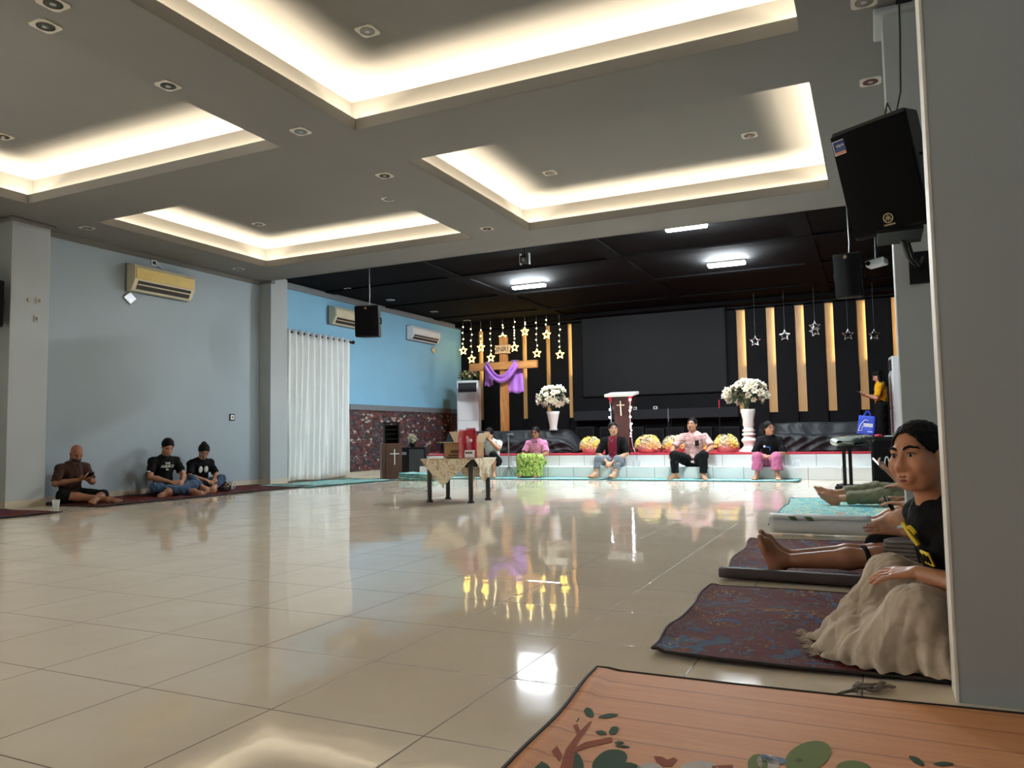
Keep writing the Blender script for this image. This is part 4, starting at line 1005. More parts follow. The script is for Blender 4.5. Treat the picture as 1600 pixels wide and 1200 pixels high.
# right hand side
mat_sheet('floor_mat', [(-.80, 2.86), (.60, 2.90), (.60, 4.24), (-.825, 4.20)], M_MATR, M_EDGE_D, 'dark red patterned mat under the woman in the black shirt near the wall', group='dark red mats', nx=60, ny=60, rip=.014)
o2, f2 = mat_sheet('floor_mat', [(-.83, 4.50), (.60, 4.46), (.60, 6.22), (-.885, 6.14)], M_MATR, M_EDGE_D, 'dark red patterned mat with a turned up near edge under the stretched bare legs', group='dark red mats', nx=60, ny=60, rip=.012)
def lipf(u, v):
    a = -PI * .5 - v * PI * 1.15; R = .030
    return Vector((-.83 + 1.43 * u, 4.50 - .04 * u + .0 + R * math.cos(a) * 1.3 - .01, .012 + R + R * math.sin(a)))
MB().grid(lipf, 30, 16, thick=.006).build('turned_up_edge', mat('dark mat underside', srgb(52, 42, 46), .6, noise=.15, scale=6), o2)
mat_sheet('floor_mat', [(-.875, 7.10), (.45, 7.10), (.45, 10.6), (-.96, 10.0)], M_MATT, M_EDGE_T, 'turquoise patterned mat on the right with a plastic cup on it', group='turquoise mats', nx=50, ny=60)
def rollf(u, v):
    a = v * 2 * PI * 3.4; R = .028 + .052 * v
    return Vector((-.80 + .74 * u, 6.58 + R * math.cos(a) * 1.15, .088 + R * math.sin(a)))
M_ROLL = pattern_mat('pale mat back with dark flecks', [(0, srgb(186, 190, 194)), (.69, srgb(178, 168, 160)), (.78, srgb(176, 180, 186))], 2.0, .5, .3, bump=.15)
o = MB().grid(rollf, 20, 90, thick=.005).build('rolled_mat', [M_ROLL, M_LEAF]); tag(o, 'rolled up pale grey mat lying between the red and the turquoise mats', 'mat')
m = MB()
for (x, a) in ((-.62, .2), (-.50, .5)):
    m.grid(lambda u, v, x=x, a=a: Vector((x + .05 * (u - .5) + .03 * (v - .5), 6.58 - .098 * math.cos(.9 - v * .45 + a * 0), .088 + .088 * math.sin(.9 - v * .45))) + Vector((.012 * (2 * v - 1) * (1 if u > .5 else -1) * 0, 0, 0)), 4, 4, thick=.0015)
m.build('leaf_print', M_LEAF, o)

# big foreground play mat with printed tree, leaves and rounded green shapes
def plank_mat():
    g = NT('orange wood grain mat'); geo = g.n('ShaderNodeNewGeometry'); mp = g.n('ShaderNodeMapping'); mp.inputs['Rotation'].default_value = (0, 0, -.10); mp.inputs['Scale'].default_value = (.30, 5, 1)
    g.l(geo.outputs['Position'], mp.inputs['Vector']); n = g.noise(mp.outputs[0], 2.6, 6, .62, .5)
    c = g.ramp(n.outputs['Fac'], [(.30, srgb(216, 150, 106)), (.45, srgb(228, 164, 118)), (.52, srgb(221, 156, 111)), (.7, srgb(232, 172, 128))])
    w = g.n('ShaderNodeTexWave', wave_type='BANDS', bands_direction='Y'); w.inputs['Scale'].default_value = .42; w.inputs['Distortion'].default_value = 3.0; w.inputs['Detail'].default_value = 2; g.l(mp.outputs[0], w.inputs['Vector'])
    ln = g.math('GREATER_THAN', w.outputs['Fac'], .985)
    g.l(g.mix(g.math('MULTIPLY', ln, .35), c, srgb(132, 82, 58)), g.b.inputs['Base Color']); g.b.inputs['Roughness'].default_value = .6; g.b.inputs['Specular IOR Level'].default_value = .12
    return g.m
q = [(-.86, .75), (1.75, .75), (1.75, 2.72), (-.908, 2.60)]
fm, ff = mat_sheet('play_mat', [(-.80, .75), (1.75, .75), (1.75, 2.71), (-.905, 2.60)], plank_mat(), M_EDGE_D, 'large orange wood grain play mat printed with a tree, nearest the camera', rip=.010, nx=70, ny=70, rfreq=9, wav=.008)
cols = [mat('print green', srgb(62, 84, 64), .7, spec=.08), mat('print brown', srgb(158, 88, 62), .7, spec=.08), mat('print olive', srgb(118, 132, 78), .7, spec=.08), mat('print pale', srgb(206, 196, 190), .7, spec=.08), mat('print blue', srgb(126, 146, 178), .7, spec=.08), mat('print dark olive', srgb(88, 100, 60), .7, spec=.08)]
def Z_on(x, y):  # height of the mat's upper side at a floor point
    v = (y - .75) / (2.60 + .11 * (x + .9) / 2.65 - .75); u = (x + .85) / 2.6
    u, v = min(max(u, .03), .97), min(max(v, .01), .99)
    return ff(u, v).z + .006 + .0015
def stain(pts, mi):
    m = MB()
    P = [onz(800 + a / 2, 1040 + b / 2, .012) for a, b in pts]
    c = sum(P, Vector()) / len(P)
    for lv_ in range(4):
        pass
    n = len(P); rings = 5; vs = [Vector((c.x, c.y, Z_on(c.x, c.y)))]; fs = []
    for r in range(1, rings + 1):
        for p in P:
            w = c.lerp(p, r / rings); vs.append(Vector((w.x, w.y, Z_on(w.x, w.y))))
    for i in range(n): fs.append((0, 1 + i, 1 + (i + 1) % n))
    for r in range(rings - 1):
        for i in range(n): a, b = 1 + r * n + i, 1 + r * n + (i + 1) % n; fs.append((a, a + n, b + n, b))
    m.add(vs, fs, mi)
    m.build(PRN[mi], cols, fm, fix=False)
PRN = ['printed_leaf', 'printed_branch', 'printed_green_shape', 'printed_pale_shape', 'printed_blue_shape', 'printed_spot']
def ell(cx, cy, rx, ry, rot=0, n=22, pinch=0):
    out = []
    for k in range(n):
        a = 2 * PI * k / n; x = rx * math.cos(a); y = ry * math.sin(a) * (1 - pinch * abs(math.cos(a)))
        out.append((cx + x * math.cos(rot) - y * math.sin(rot), cy + x * math.sin(rot) + y * math.cos(rot)))
    return out
for (cx, cy, rx, ry, ro) in ((240, 152, 20, 13, .7), (301, 163, 31, 7, -.12), (199, 172, 12, 10, 0), (167, 198, 12, 3.5, 0), (157, 218, 12, 3, 0), (279, 213, 18, 7, .15), (318, 207, 17, 12, -.5), (335, 243, 15, 5, 0), (345, 254, 24, 4, .1), (1265, 303, 28, 10, .5), (1348, 313, 32, 7, 0)): stain(ell(cx, cy, rx, ry, ro, pinch=.3), 0)
for pl_ in ([(150, 320), (168, 262), (205, 215), (240, 182), (250, 178), (212, 232), (196, 262), (190, 320)], [(188, 262), (230, 240), (312, 226), (314, 240), (236, 256), (190, 274)], [(106, 240), (118, 222), (138, 226), (140, 250), (158, 280), (150, 300), (126, 270)], [(190, 190), (204, 186), (214, 210), (206, 222)], [(442, 284), (470, 286), (486, 296), (506, 288), (518, 296), (500, 314), (470, 314), (450, 300)], [(625, 314), (690, 312), (692, 340), (628, 340)]): stain(pl_, 1)
stain(ell(305, 300, 58, 36, -.35, pinch=.15), 0); stain(ell(190, 312, 34, 46, -.2), 0); stain(ell(80, 322, 42, 26, .2), 0); stain(ell(372, 330, 40, 26, .3), 0)
stain(ell(925, 290, 76, 44, -.35), 2); stain(ell(1070, 330, 58, 28, .1), 2); stain(ell(768, 312, 32, 32, 0), 2); stain(ell(897, 300, 11, 7), 5)
stain(ell(800, 306, 36, 24, .3), 3); stain(ell(585, 322, 60, 22, 0), 3); stain(ell(430, 322, 40, 18), 3); stain(ell(818, 300, 40, 12, .05), 4); stain(ell(790, 290, 16, 8, .3), 4)


# crumpled ribbon at the mat edge
t = MB(); rr_ = np.random.default_rng(3)
for k in range(9):
    a = onz(1310 + 7 * k, 1090 - 1.2 * k); b = onz(1352 + 6 * k, 1074 + (k % 3) * 4); n = (b - a).cross(Vector((0, 0, 1))).normalized()
    t.tube([a.lerp(b, u) + n * (.012 * math.sin(5 * u + k) + rr_.uniform(-.006, .006)) + Vector((0, 0, .010 + .008 * abs(math.sin(3 * u + k)))) for u in [q / 8 for q in range(9)]], [.003] + [.0055] * 7 + [.003], seg=6)
o = t.build('crumpled_ribbon', mat('grey ribbon', srgb(128, 116, 104), .6, noise=.1)); tag(o, 'crumpled greyish ribbon ties lying at the front edge of the red mat', 'ribbon')

# ------------------------------------------------------------------ table with cloth, box and packs
tx0, tx1, ty0, ty1, tz = -5.27, -4.53, 8.47, 9.08, .545
t = thing('low_table', ((tx0 + tx1) / 2, (ty0 + ty1) / 2, 0), 'low dark table with turned feet in the middle of the tiled floor', 'table')
MB().box((tx0, ty0, tz - .03), (tx1, ty1, tz), bevel=.006).build('table_top', M_BLACK, t)
MB().box((tx0 + .07, ty0 + .07, tz - .10), (tx1 - .07, ty1 - .07, tz - .03)).build('apron', M_BLACK, t)
for x in (tx0 + .07, tx1 - .07):
    for y in (ty0 + .07, ty1 - .07):
        MB().lathe([(.046, 0), (.046, .012), (.034, .028), (.028, .04), (.030, .06), (.031, .44), (.036, .46), (.036, tz - .03)], (x, y, 0), 0, 16).build('leg', mat('dark stained wood', srgb(24, 17, 15), .35, noise=.15), t)
M_LACE = pattern_mat('embroidered beige cloth', [(0, srgb(214, 204, 182)), (.55, srgb(196, 180, 150)), (.60, srgb(160, 128, 86)), (.64, srgb(216, 206, 186))], 9, .75, 1.2, curls=(10, 5, .08, [(0, srgb(150, 118, 80)), (.5, srgb(186, 160, 116)), (.6, srgb(120, 92, 70))]), bump=.3)
c = thing('tablecloth', ((tx0 + tx1) / 2, (ty0 + ty1) / 2, tz), 'embroidered beige tablecloth with hanging pointed corners on the low table', 'tablecloth')
MB().grid(lambda u, v: Vector((tx0 - .006 + (tx1 - tx0 + .012) * u, ty0 - .006 + (ty1 - ty0 + .012) * v, tz + .007 + .001 * math.sin(20 * u) * math.sin(17 * v))), 20, 16, thick=.004).build('top', M_LACE, c)
def flap(P0, P1, out, drop, ap):
    P0, P1, out = Vector(P0), Vector(P1), Vector(out)
    def f(u, v):
        w = u  # along the edge
        hmax = drop * (w / ap if w < ap else (1 - w) / (1 - ap)); hmax = max(hmax, .012) * (1 + .05 * math.sin(w * 60))
        h = hmax * v
        p = P0.lerp(P1, w) + out * (.010 + .03 * math.sin(w * 14) * v * min(1, h * 5) + .012)
        return p + Vector((0, 0, .007 - h))
    MB().grid(f, 48, 14, thick=.003).build('hanging_corner', M_LACE, c)
flap((tx0, ty0, tz), (tx1, ty0, tz), (0, -1, 0), .36, .42); flap((tx1, ty0, tz), (tx1, ty1, tz), (1, 0, 0), .30, .42)
flap((tx1, ty1, tz), (tx0, ty1, tz), (0, 1, 0), .33, .5); flap((tx0, ty1, tz), (tx0, ty0, tz), (-1, 0, 0), .3, .5)
M_CARD = mat('cardboard', srgb(170, 132, 92), .8, noise=.06, scale=12); M_CARDL = mat('pale cardboard', srgb(206, 190, 164), .8, noise=.05, scale=12)
bx0, bx1, by0, by1, bz = -5.10, -4.66, 8.74, 9.02, tz + .012
t = thing('cardboard_box', ((bx0 + bx1) / 2, (by0 + by1) / 2, bz), 'open cardboard box with raised flaps on the low table', 'box')
h = .20
MB().box((bx0, by0, bz), (bx1, by0 + .006, bz + h), 0).box((bx0, by1 - .006, bz), (bx1, by1, bz + h)).box((bx0, by0, bz), (bx0 + .006, by1, bz + h)).box((bx1 - .006, by0, bz), (bx1, by1, bz + h)).box((bx0, by0, bz), (bx1, by1, bz + .006)).build('carton', M_CARD, t)
def flapq(name, a, b, d, mtl):
    a, b, d = Vector(a), Vector(b), Vector(d); n = (b - a).cross(d).normalized() * .004
    MB().add([a, b, b + d, a + d, a + n, b + n, b + d + n, a + d + n], [(0, 1, 2, 3), (7, 6, 5, 4), (0, 4, 5, 1), (1, 5, 6, 2), (2, 6, 7, 3), (3, 7, 4, 0)]).build(name, mtl, t)
flapq('flap', (bx0, by0, bz + h), (bx1, by0, bz + h), (-.03, -.13, .005), M_CARDL)
flapq('flap', (bx0, by1, bz + h), (bx0 + .22, by1, bz + h), (-.10, .04, .14), M_CARDL)
flapq('flap', (bx1, by0, bz + h), (bx1, by1, bz + h), (.08, 0, .11), M_CARDL)
MB().box((bx0 + .1, by0 - .0025, bz + .06), (bx0 + .24, by0 - .0005, bz + .10)).box((bx0 + .07, by0 - .0025, bz + .02), (bx0 + .28, by0 - .0005, bz + .045)).build('printed_mark', mat('brown carton ink', srgb(92, 70, 52), .8), t)
M_REDP = mat('glossy red pack', srgb(156, 20, 44), .18, noise=.1, scale=14, bump=.35, bscale=22); M_REDQ = mat('glossy pale red pack', srgb(190, 74, 84), .2, noise=.12, scale=14, bump=.35, bscale=26)
def pack(name, x, y, w, d, h, mtl, lab, white):
    t = thing(name, (x, y, bz), lab, 'packet', 'red packets on the low table')
    def f(u, v):
        a = 2 * PI * u; k = v; s = 1.0 if k < .8 else 1 - (k - .8) * 2.6
        e = 2.8; cx = abs(math.cos(a)) ** (2 / e) * (1 if math.cos(a) > 0 else -1); sy = abs(math.sin(a)) ** (2 / e) * (1 if math.sin(a) > 0 else -1)
        puff = 1 + .05 * math.sin(k * 9 + a * 2) + .03 * math.sin(a * 5 + k * 14)
        return Vector((x + w / 2 * cx * puff * (1 if k < .85 else 1 - .15 * (k - .85) / .15), y + d / 2 * sy * puff * s, bz + h * k))
    m = MB(); m.grid(lambda u, v: f(u, v), 28, 18); m.build('wrapper', mtl, t)
    MB().box((x - w * .42, y - .008, bz + h * .97), (x + w * .42, y + .008, bz + h * 1.06), bevel=.004).build('top_seam', mtl, t)
    if white:
        MB().grid(lambda u, v: f(.58 + .34 * u, .02 + .26 * v) + Vector((0, -.004, 0)), 10, 5, thick=.001).build('white_label', M_WHITE, t)
        m = MB()
        for k in range(3): m.ball((x - .035 + .035 * k, y - d / 2 * 1.03 - .004, bz + h * .19), (.015, .003, .013), u=10, v=6)
        m.build('label_marks', mat('dark red ink', srgb(84, 16, 24), .6), t)
        m = MB().ball((x + .03, y - d / 2 * 1.02, bz + h * .62), (.022, .004, .02), u=10, v=6); m.build('white_emblem', M_WHITE, t)
pack('snack_packet', -4.635, 8.62, .155, .10, .36, M_REDP, 'big glossy red packet with a white lower label, right one of two on the table', True)
pack('snack_packet', -4.765, 8.64, .10, .09, .34, M_REDQ, 'narrow paler red packet leaning beside the big red one on the table', False)

# ------------------------------------------------------------------ right side: keyboard on its stand, speaker, bag
t = thing('keyboard_stand', (-.40, 12.15, 0), 'black column stand with two floor bars under the wrapped keyboard', 'stand')
for y in (11.85, 12.30): MB().box((-.55, y - .03, 0), (.0, y + .03, .045), bevel=.01).build('floor_bar', M_BLACK, t)
for x, y in ((-.42, 12.02), (-.345, 12.18)): MB().box((x - .024, y - .024, .03), (x + .024, y + .024, .58), bevel=.005).build('column', M_BLACK, t)
MB().box((-.50, 11.8, .02), (-.44, 12.34, .05)).build('base_beam', M_BLACK, t)
A, B = ony(1312, 697, 11.75), ony(1352, 686, 12.75)
dA = (B - A); 
MB().box((-.50, 11.72, .575), (-.10, 12.7, .595)).build('support_arm', M_BLACK, t)
M_WRAP = mat('crinkled clear plastic over grey', srgb(142, 152, 146), .16, noise=.2, scale=6, bump=.5, bscale=16, coat=.6)
def wrapf(u, v):
    a = 2 * PI * v; e = 3.5
    c_, s_ = math.cos(a), math.sin(a); cx = abs(c_) ** (2 / e) * (1 if c_ > 0 else -1); sy = abs(s_) ** (2 / e) * (1 if s_ > 0 else -1)
    endf = min(1, u * 9 + .25, (1 - u) * 9 + .25)
    side = Vector((dA.y, -dA.x, 0)).normalized()
    return A.lerp(B, u) + side * (.17 * cx * endf) + Vector((0, 0, (.058 * sy * endf) + .006 * math.sin(u * 31 + v * 9) - .0))
A.z = .665; B.z = .70
t = thing('wrapped_keyboard', A.lerp(B, .5), 'keyboard wrapped in crinkled clear plastic lying on the black stand', 'keyboard')
MB().grid(wrapf, 40, 24).build('plastic_wrap', M_WRAP, t)
t = thing('bass_speaker', (.12, 13.3, 0), 'black speaker cabinet on the floor at the right end of the stage', 'loudspeaker')
MB().box((-.075, 13.05, 0), (.42, 13.6, .72), bevel=.012).build('cabinet', M_BLACK, t)
MB().box((-.04, 13.035, .05), (.38, 13.052, .66), bevel=.005).build('grille', M_GRILLE, t)
MB().tube([(.14 + .03 * math.cos(a), 13.02, .30 + .12 * math.sin(a)) for a in [2 * PI * k / 16 for k in range(16)]], .008, seg=6, closed=True).build('white_cord_loop', M_WHITE, t)
t = thing('small_tray', (.20, 13.2, .72), 'small white tray with a red lid on the black speaker cabinet', 'tray')
MB().box((.12, 13.12, .72), (.32, 13.3, .735), bevel=.004).build('tray', M_WHITE, t); MB().lathe([(.0, .0), (.055, .0), (.055, .03), (.0, .04)], (.04, 13.2, .72), 0, 18).build('red_lid', M_RED, t)
# blue non-woven bag on the lower tier of the right bench
M_BLUE = mat('royal blue bag', srgb(28, 62, 176), .55, noise=.08, scale=40, bump=.2, bscale=120)
bp = ony(1354, 681, 14.80); bz_ = Z2 + .30; bxm = bp.x
t = thing('blue_bag', (bxm, 14.84, bz_), 'royal blue carrier bag with white print standing on the black draped bench', 'bag')
MbB = Matrix.Translation((bxm, 14.84, bz_)) @ Matrix.Rotation(-.25, 4, 'Z') @ Matrix.Rotation(.10, 4, 'Y')
def bagf(u, v):
    a = 2 * PI * u; e = 5; c_, s_ = math.cos(a), math.sin(a); cx = abs(c_) ** (2 / e) * (1 if c_ > 0 else -1); sy = abs(s_) ** (2 / e) * (1 if s_ > 0 else -1)
    return MbB @ Vector((.15 * cx * (1 - .08 * v), .065 * sy * (1 - .5 * v) + .006 * math.sin(9 * v + 4 * u), .32 * v))
MB().grid(bagf, 36, 12).build('sack', M_BLUE, t)
for s in (-1, 1): MB().tube([MbB @ Vector((-.06 + .12 * k / 8, s * .03, .31 + .09 * math.sin(PI * k / 8))) for k in range(9)], .010, seg=6).build('handle', M_BLUE, t)
m = MB(); yb2 = -.070
for k in range(3): m.box((-.045, yb2 + .012, .13 + .022 * k), (.11, yb2 + .014, .143 + .022 * k), M=MbB)
m.box((.03, yb2 + .004, .04), (.11, yb2 + .006, .052), M=MbB)
m.tube([MbB @ Vector(p) for p in ((-.12, yb2 + .004, .05), (-.085, yb2 + .014, .17), (-.05, yb2 + .022, .22), (-.02, yb2 + .024, .25), (.03, yb2 + .026, .23))], .006, seg=5)
m.tube([MbB @ Vector(p) for p in ((-.12, yb2 + .004, .05), (-.06, yb2 + .004, .06), (-.055, yb2 + .014, .14))], .005, seg=5)
m.build('white_print', M_WHITE, t)

# ------------------------------------------------------------------ cups
M_CUP = mat('clear plastic cup', (.86, .89, .9, 1), .08, noise=0, alpha=.42); M_WATER = mat('water', (.80, .85, .88, 1), .05, noise=0, alpha=.35)
def cup(x, y, z, lab, r=.036, h=.095):
    t = thing('plastic_cup', (x, y, z), lab, 'cup', 'clear plastic cups')
    MB().lathe([(r * .72, 0), (r * .76, .002), (r, h), (r * 1.06, h + .002), (r * .96, h - .002), (r * .72, .005), (.0, .004)], (x, y, z), 0, 24).build('cup_wall', M_CUP, t)
    MB().lathe([(.0, .006), (r * .70, .006), (r * .88, h * .62), (.0, h * .62)], (x, y, z), 0, 20).build('drink', M_WATER, t)
p = onz(90, 798); cup(p.x - .18, p.y + .1, 0.0, 'clear plastic cup on the floor by the left pillar', .045, .12)
p = onz(1315, 824, .02); cup(p.x, p.y, .022, 'clear plastic cup standing on the turquoise mat beside the rolled mat', .042, .12)
for (px_, py_, lab) in ((991, 727, 'left clear cup of the pair beside the woman in maroon'), (998, 727, 'right clear cup of the pair beside the woman in maroon'), (1239, 728, 'left clear cup on the step beside the woman in pink trousers'), (1246, 728, 'right clear cup on the step beside the woman in pink trousers'), (803, 727, 'clear cup on the step just left of the walking stick')):
    p = ony(px_, py_, 14.12); cup(p.x, 14.12, Z1, lab, .038, .11)
# quad cane
p = onz(804, 746); cx_, cy_ = p.x, 13.75
t = thing('walking_stick', (cx_, cy_, .012), 'grey four footed walking stick standing beside the woman in pink', 'walking stick')
MB().tube([(cx_, cy_, .16), (cx_, cy_, .80)], .013, seg=10).build('shaft', M_METAL, t)
MB().tube([(cx_, cy_, .80), (cx_, cy_, .84), (cx_ - .03, cy_ - .01, .855), (cx_ + .10, cy_ + .01, .86)], .016, seg=10).build('handle', M_LEDGE, t)
for sx_, sy_ in ((-1, -1), (1, -1), (1, 1), (-1, 1)):
    MB().tube([(cx_, cy_, .24), (cx_ + .03 * sx_, cy_ + .03 * sy_, .20), (cx_ + .12 * sx_, cy_ + .09 * sy_, .03)], .009, seg=8).build('foot', M_METAL, t)

# ------------------------------------------------------------------ people: bodies and clothes grown as one smooth surface each
def V3(p): return np.array(p, float)
def unit(v): v = V3(v); return v / (np.linalg.norm(v) + 1e-12)
def lerp(a, b, t): return V3(a) * (1 - t) + V3(b) * t
class Field:
    """signed distance built from round cones and ellipsoids, turned into one mesh by surface nets"""
    def __init__(s): s.p = []
    def cone(s, a, b, ra, rb, k=.025, sq=None, cut=None, sub=False): s.p.append(('c', V3(a), V3(b), ra, rb, k, sq, cut, sub)); return s
    def ball(s, c, r, k=.02, sub=False): return s.cone(c, c, r, r, k, None, None, sub)
    def ell(s, c, axes, r, k=.02, sub=False): s.p.append(('e', V3(c), np.array(axes, float), V3(r), 0, k, None, None, sub)); return s
    def mesh(s, vox, clip=None):
        los, his = [], []
        for q in s.p:
            if q[8]: continue
            if q[0] == 'c':
                r = max(q[3], q[4]); los.append(np.minimum(q[1], q[2]) - r); his.append(np.maximum(q[1], q[2]) + r)
            else: r = max(q[3]); los.append(q[1] - r); his.append(q[1] + r)
        lo = np.min(los, 0) - .03; hi = np.max(his, 0) + .03
        if clip is not None: lo = np.maximum(lo, clip[0]); hi = np.minimum(hi, clip[1])
        n = np.ceil((hi - lo) / vox).astype(int) + 1
        ax = [(lo[i] + vox * np.arange(n[i])).astype(np.float32) for i in range(3)]
        D = np.full(n, .5, np.float32)
        for q in s.p:
            k = q[5]
            if q[0] == 'c': r = max(q[3], q[4]); a, b = np.minimum(q[1], q[2]) - r, np.maximum(q[1], q[2]) + r
            else: r = max(q[3]); a, b = q[1] - r, q[1] + r
            m = k + 2.5 * vox
            i0 = np.maximum(np.floor((a - m - lo) / vox).astype(int), 0); i1 = np.minimum(np.ceil((b + m - lo) / vox).astype(int) + 1, n)
            if np.any(i1 <= i0): continue
            sl = tuple(slice(x, y) for x, y in zip(i0, i1))
            X = ax[0][sl[0]][:, None, None]; Y = ax[1][sl[1]][None, :, None]; Z = ax[2][sl[2]][None, None, :]
            if q[0] == 'c':
                A, B = q[1], q[2]; d = B - A; L2 = float(d @ d)
                px, py, pz = X - A[0], Y - A[1], Z - A[2]
                if L2 > 1e-10: t = np.clip((px * d[0] + py * d[1] + pz * d[2]) / L2, 0, 1)
                else: t = np.float32(0)
                vx, vy, vz = px - t * d[0], py - t * d[1], pz - t * d[2]
                if q[6] is not None:
                    nn, f = q[6]; nn = unit(nn); w = (vx * nn[0] + vy * nn[1] + vz * nn[2]) * (1 / f - 1)
                    vx, vy, vz = vx + w * nn[0], vy + w * nn[1], vz + w * nn[2]
                dd = np.sqrt(vx * vx + vy * vy + vz * vz) - (q[3] + t * (q[4] - q[3]))
                if q[7] is not None:
                    cp, cn = V3(q[7][0]), unit(q[7][1]); dd = np.maximum(dd, (X - cp[0]) * cn[0] + (Y - cp[1]) * cn[1] + (Z - cp[2]) * cn[2])
            else:
                c, M, R = q[1], q[2], q[3]; px, py, pz = X - c[0], Y - c[1], Z - c[2]
                e = [(px * M[i][0] + py * M[i][1] + pz * M[i][2]) / R[i] for i in range(3)]
                k0 = np.sqrt(e[0] ** 2 + e[1] ** 2 + e[2] ** 2) + 1e-6
                k1 = np.sqrt((e[0] / R[0]) ** 2 + (e[1] / R[1]) ** 2 + (e[2] / R[2]) ** 2) + 1e-6
                dd = k0 * (k0 - 1) / k1
            S = D[sl]
            if q[8]:
                h = np.clip(.5 - .5 * (S + dd) / k, 0, 1); D[sl] = S * (1 - h) - dd * h + k * h * (1 - h)
            else:
                h = np.clip(.5 + .5 * (S - dd) / k, 0, 1); D[sl] = dd * h + S * (1 - h) - k * h * (1 - h)
        if hasattr(s, 'post'): D = s.post(D, ax)
        return nets(D, lo, vox)
def nets(D, lo, vox):
    I = D < 0
    c = sum(I[i:I.shape[0] - 1 + i, j:I.shape[1] - 1 + j, k:I.shape[2] - 1 + k].astype(np.int8) for i in (0, 1) for j in (0, 1) for k in (0, 1))
    act = (c > 0) & (c < 8); idx = np.argwhere(act); N = len(idx)
    ids = np.full(act.shape, -1, np.int64); ids[act] = np.arange(N)
    cor = [(i, j, k) for i in (0, 1) for j in (0, 1) for k in (0, 1)]
    val = np.stack([D[idx[:, 0] + i, idx[:, 1] + j, idx[:, 2] + k] for i, j, k in cor], 1)
    P = np.zeros((N, 3)); W = np.zeros(N)
    for a in range(8):
        for b in range(a + 1, 8):
            if sum(x != y for x, y in zip(cor[a], cor[b])) != 1: continue
            m = (val[:, a] < 0) != (val[:, b] < 0); t = np.where(m, val[:, a] / (val[:, a] - val[:, b] + 1e-12), 0)
            pa, pb = np.array(cor[a], float), np.array(cor[b], float)
            P += np.where(m[:, None], pa + (pb - pa) * t[:, None], 0); W += m
    verts = (idx + P / np.maximum(W, 1)[:, None]) * vox + lo
    F = []
    for axis in range(3):
        o = [x for x in range(3) if x != axis]
        A = np.moveaxis(I, axis, 0); s0, s1 = A[:-1], A[1:]
        ch = s0 != s1; ch = ch[:, 1:-1, 1:-1]; w = np.argwhere(ch)
        if not len(w): continue
        flip = s0[:, 1:-1, 1:-1][ch]
        ia, ib, ic = w[:, 0], w[:, 1] + 1, w[:, 2] + 1
        T = np.moveaxis(ids, axis, 0)
        q = np.stack([T[ia, ib - 1, ic - 1], T[ia, ib, ic - 1], T[ia, ib, ic], T[ia, ib - 1, ic]], 1)
        if axis == 1: flip = ~flip
        q[~flip] = q[~flip][:, ::-1]; F.append(q)
    F = np.concatenate(F); F = F[(F >= 0).all(1)]
    # one light smoothing pass
    nb = np.zeros((N, 3)); cnt = np.zeros(N)
    for a in range(4):
        np.add.at(nb, F[:, a], verts[F[:, (a + 1) % 4]]); np.add.at(cnt, F[:, a], 1)
        np.add.at(nb, F[:, a], verts[F[:, (a - 1) % 4]]); np.add.at(cnt, F[:, a], 1)
    verts = .45 * verts + .55 * nb / np.maximum(cnt, 1)[:, None]
    return verts, F
def vnormals(v, f):
    n = np.cross(v[f[:, 2]] - v[f[:, 0]], v[f[:, 3]] - v[f[:, 1]]); N = np.zeros_like(v)
    for a in range(4): np.add.at(N, f[:, a], n)
    return N / (np.linalg.norm(N, axis=1)[:, None] + 1e-12)
def folds(v, f, amp, scale, seed, axis=None):
    """cloth wrinkles: warped sine ridges pushed along the normal"""
    r = np.random.default_rng(seed); n = vnormals(v, f); h = np.zeros(len(v))
    for k in range(5):
        d = unit(r.normal(size=3))
        if axis is not None: d = unit(d - .8 * (d @ unit(axis)) * unit(axis))
        e = unit(r.normal(size=3)); ph = r.uniform(0, 6.28, 2)
        h += np.abs(np.sin((v @ d) * scale * (1 + .35 * k) + 1.6 * np.sin((v @ e) * scale * .45 + ph[0]) + ph[1])) ** .7 / (1 + .4 * k)
    h -= h.mean(); return v + n * (amp * h / (h.std() + 1e-9) * .6)[:, None]
def np_mesh(name, v, f, mats, parent, midx=None):
    O = WORLD_OF[parent.name]; v = v - np.array(O)
    me = bpy.data.meshes.new(name); me.vertices.add(len(v)); me.vertices.foreach_set('co', v.astype(np.float32).ravel())
    me.loops.add(len(f) * 4); me.loops.foreach_set('vertex_index', f.astype(np.int32).ravel())
    me.polygons.add(len(f)); me.polygons.foreach_set('loop_start', np.arange(0, len(f) * 4, 4, dtype=np.int32))
    me.polygons.foreach_set('use_smooth', np.ones(len(f), bool))
    for m in (mats if isinstance(mats, (list, tuple)) else [mats]): me.materials.append(m)
    if midx is not None: me.polygons.foreach_set('material_index', midx.astype(np.int32))
    me.update(calc_edges=True); me.validate()
    o = bpy.data.objects.new(name, me); COL.objects.link(o); o.parent = parent; WORLD_OF[o.name] = Vector(O); return o

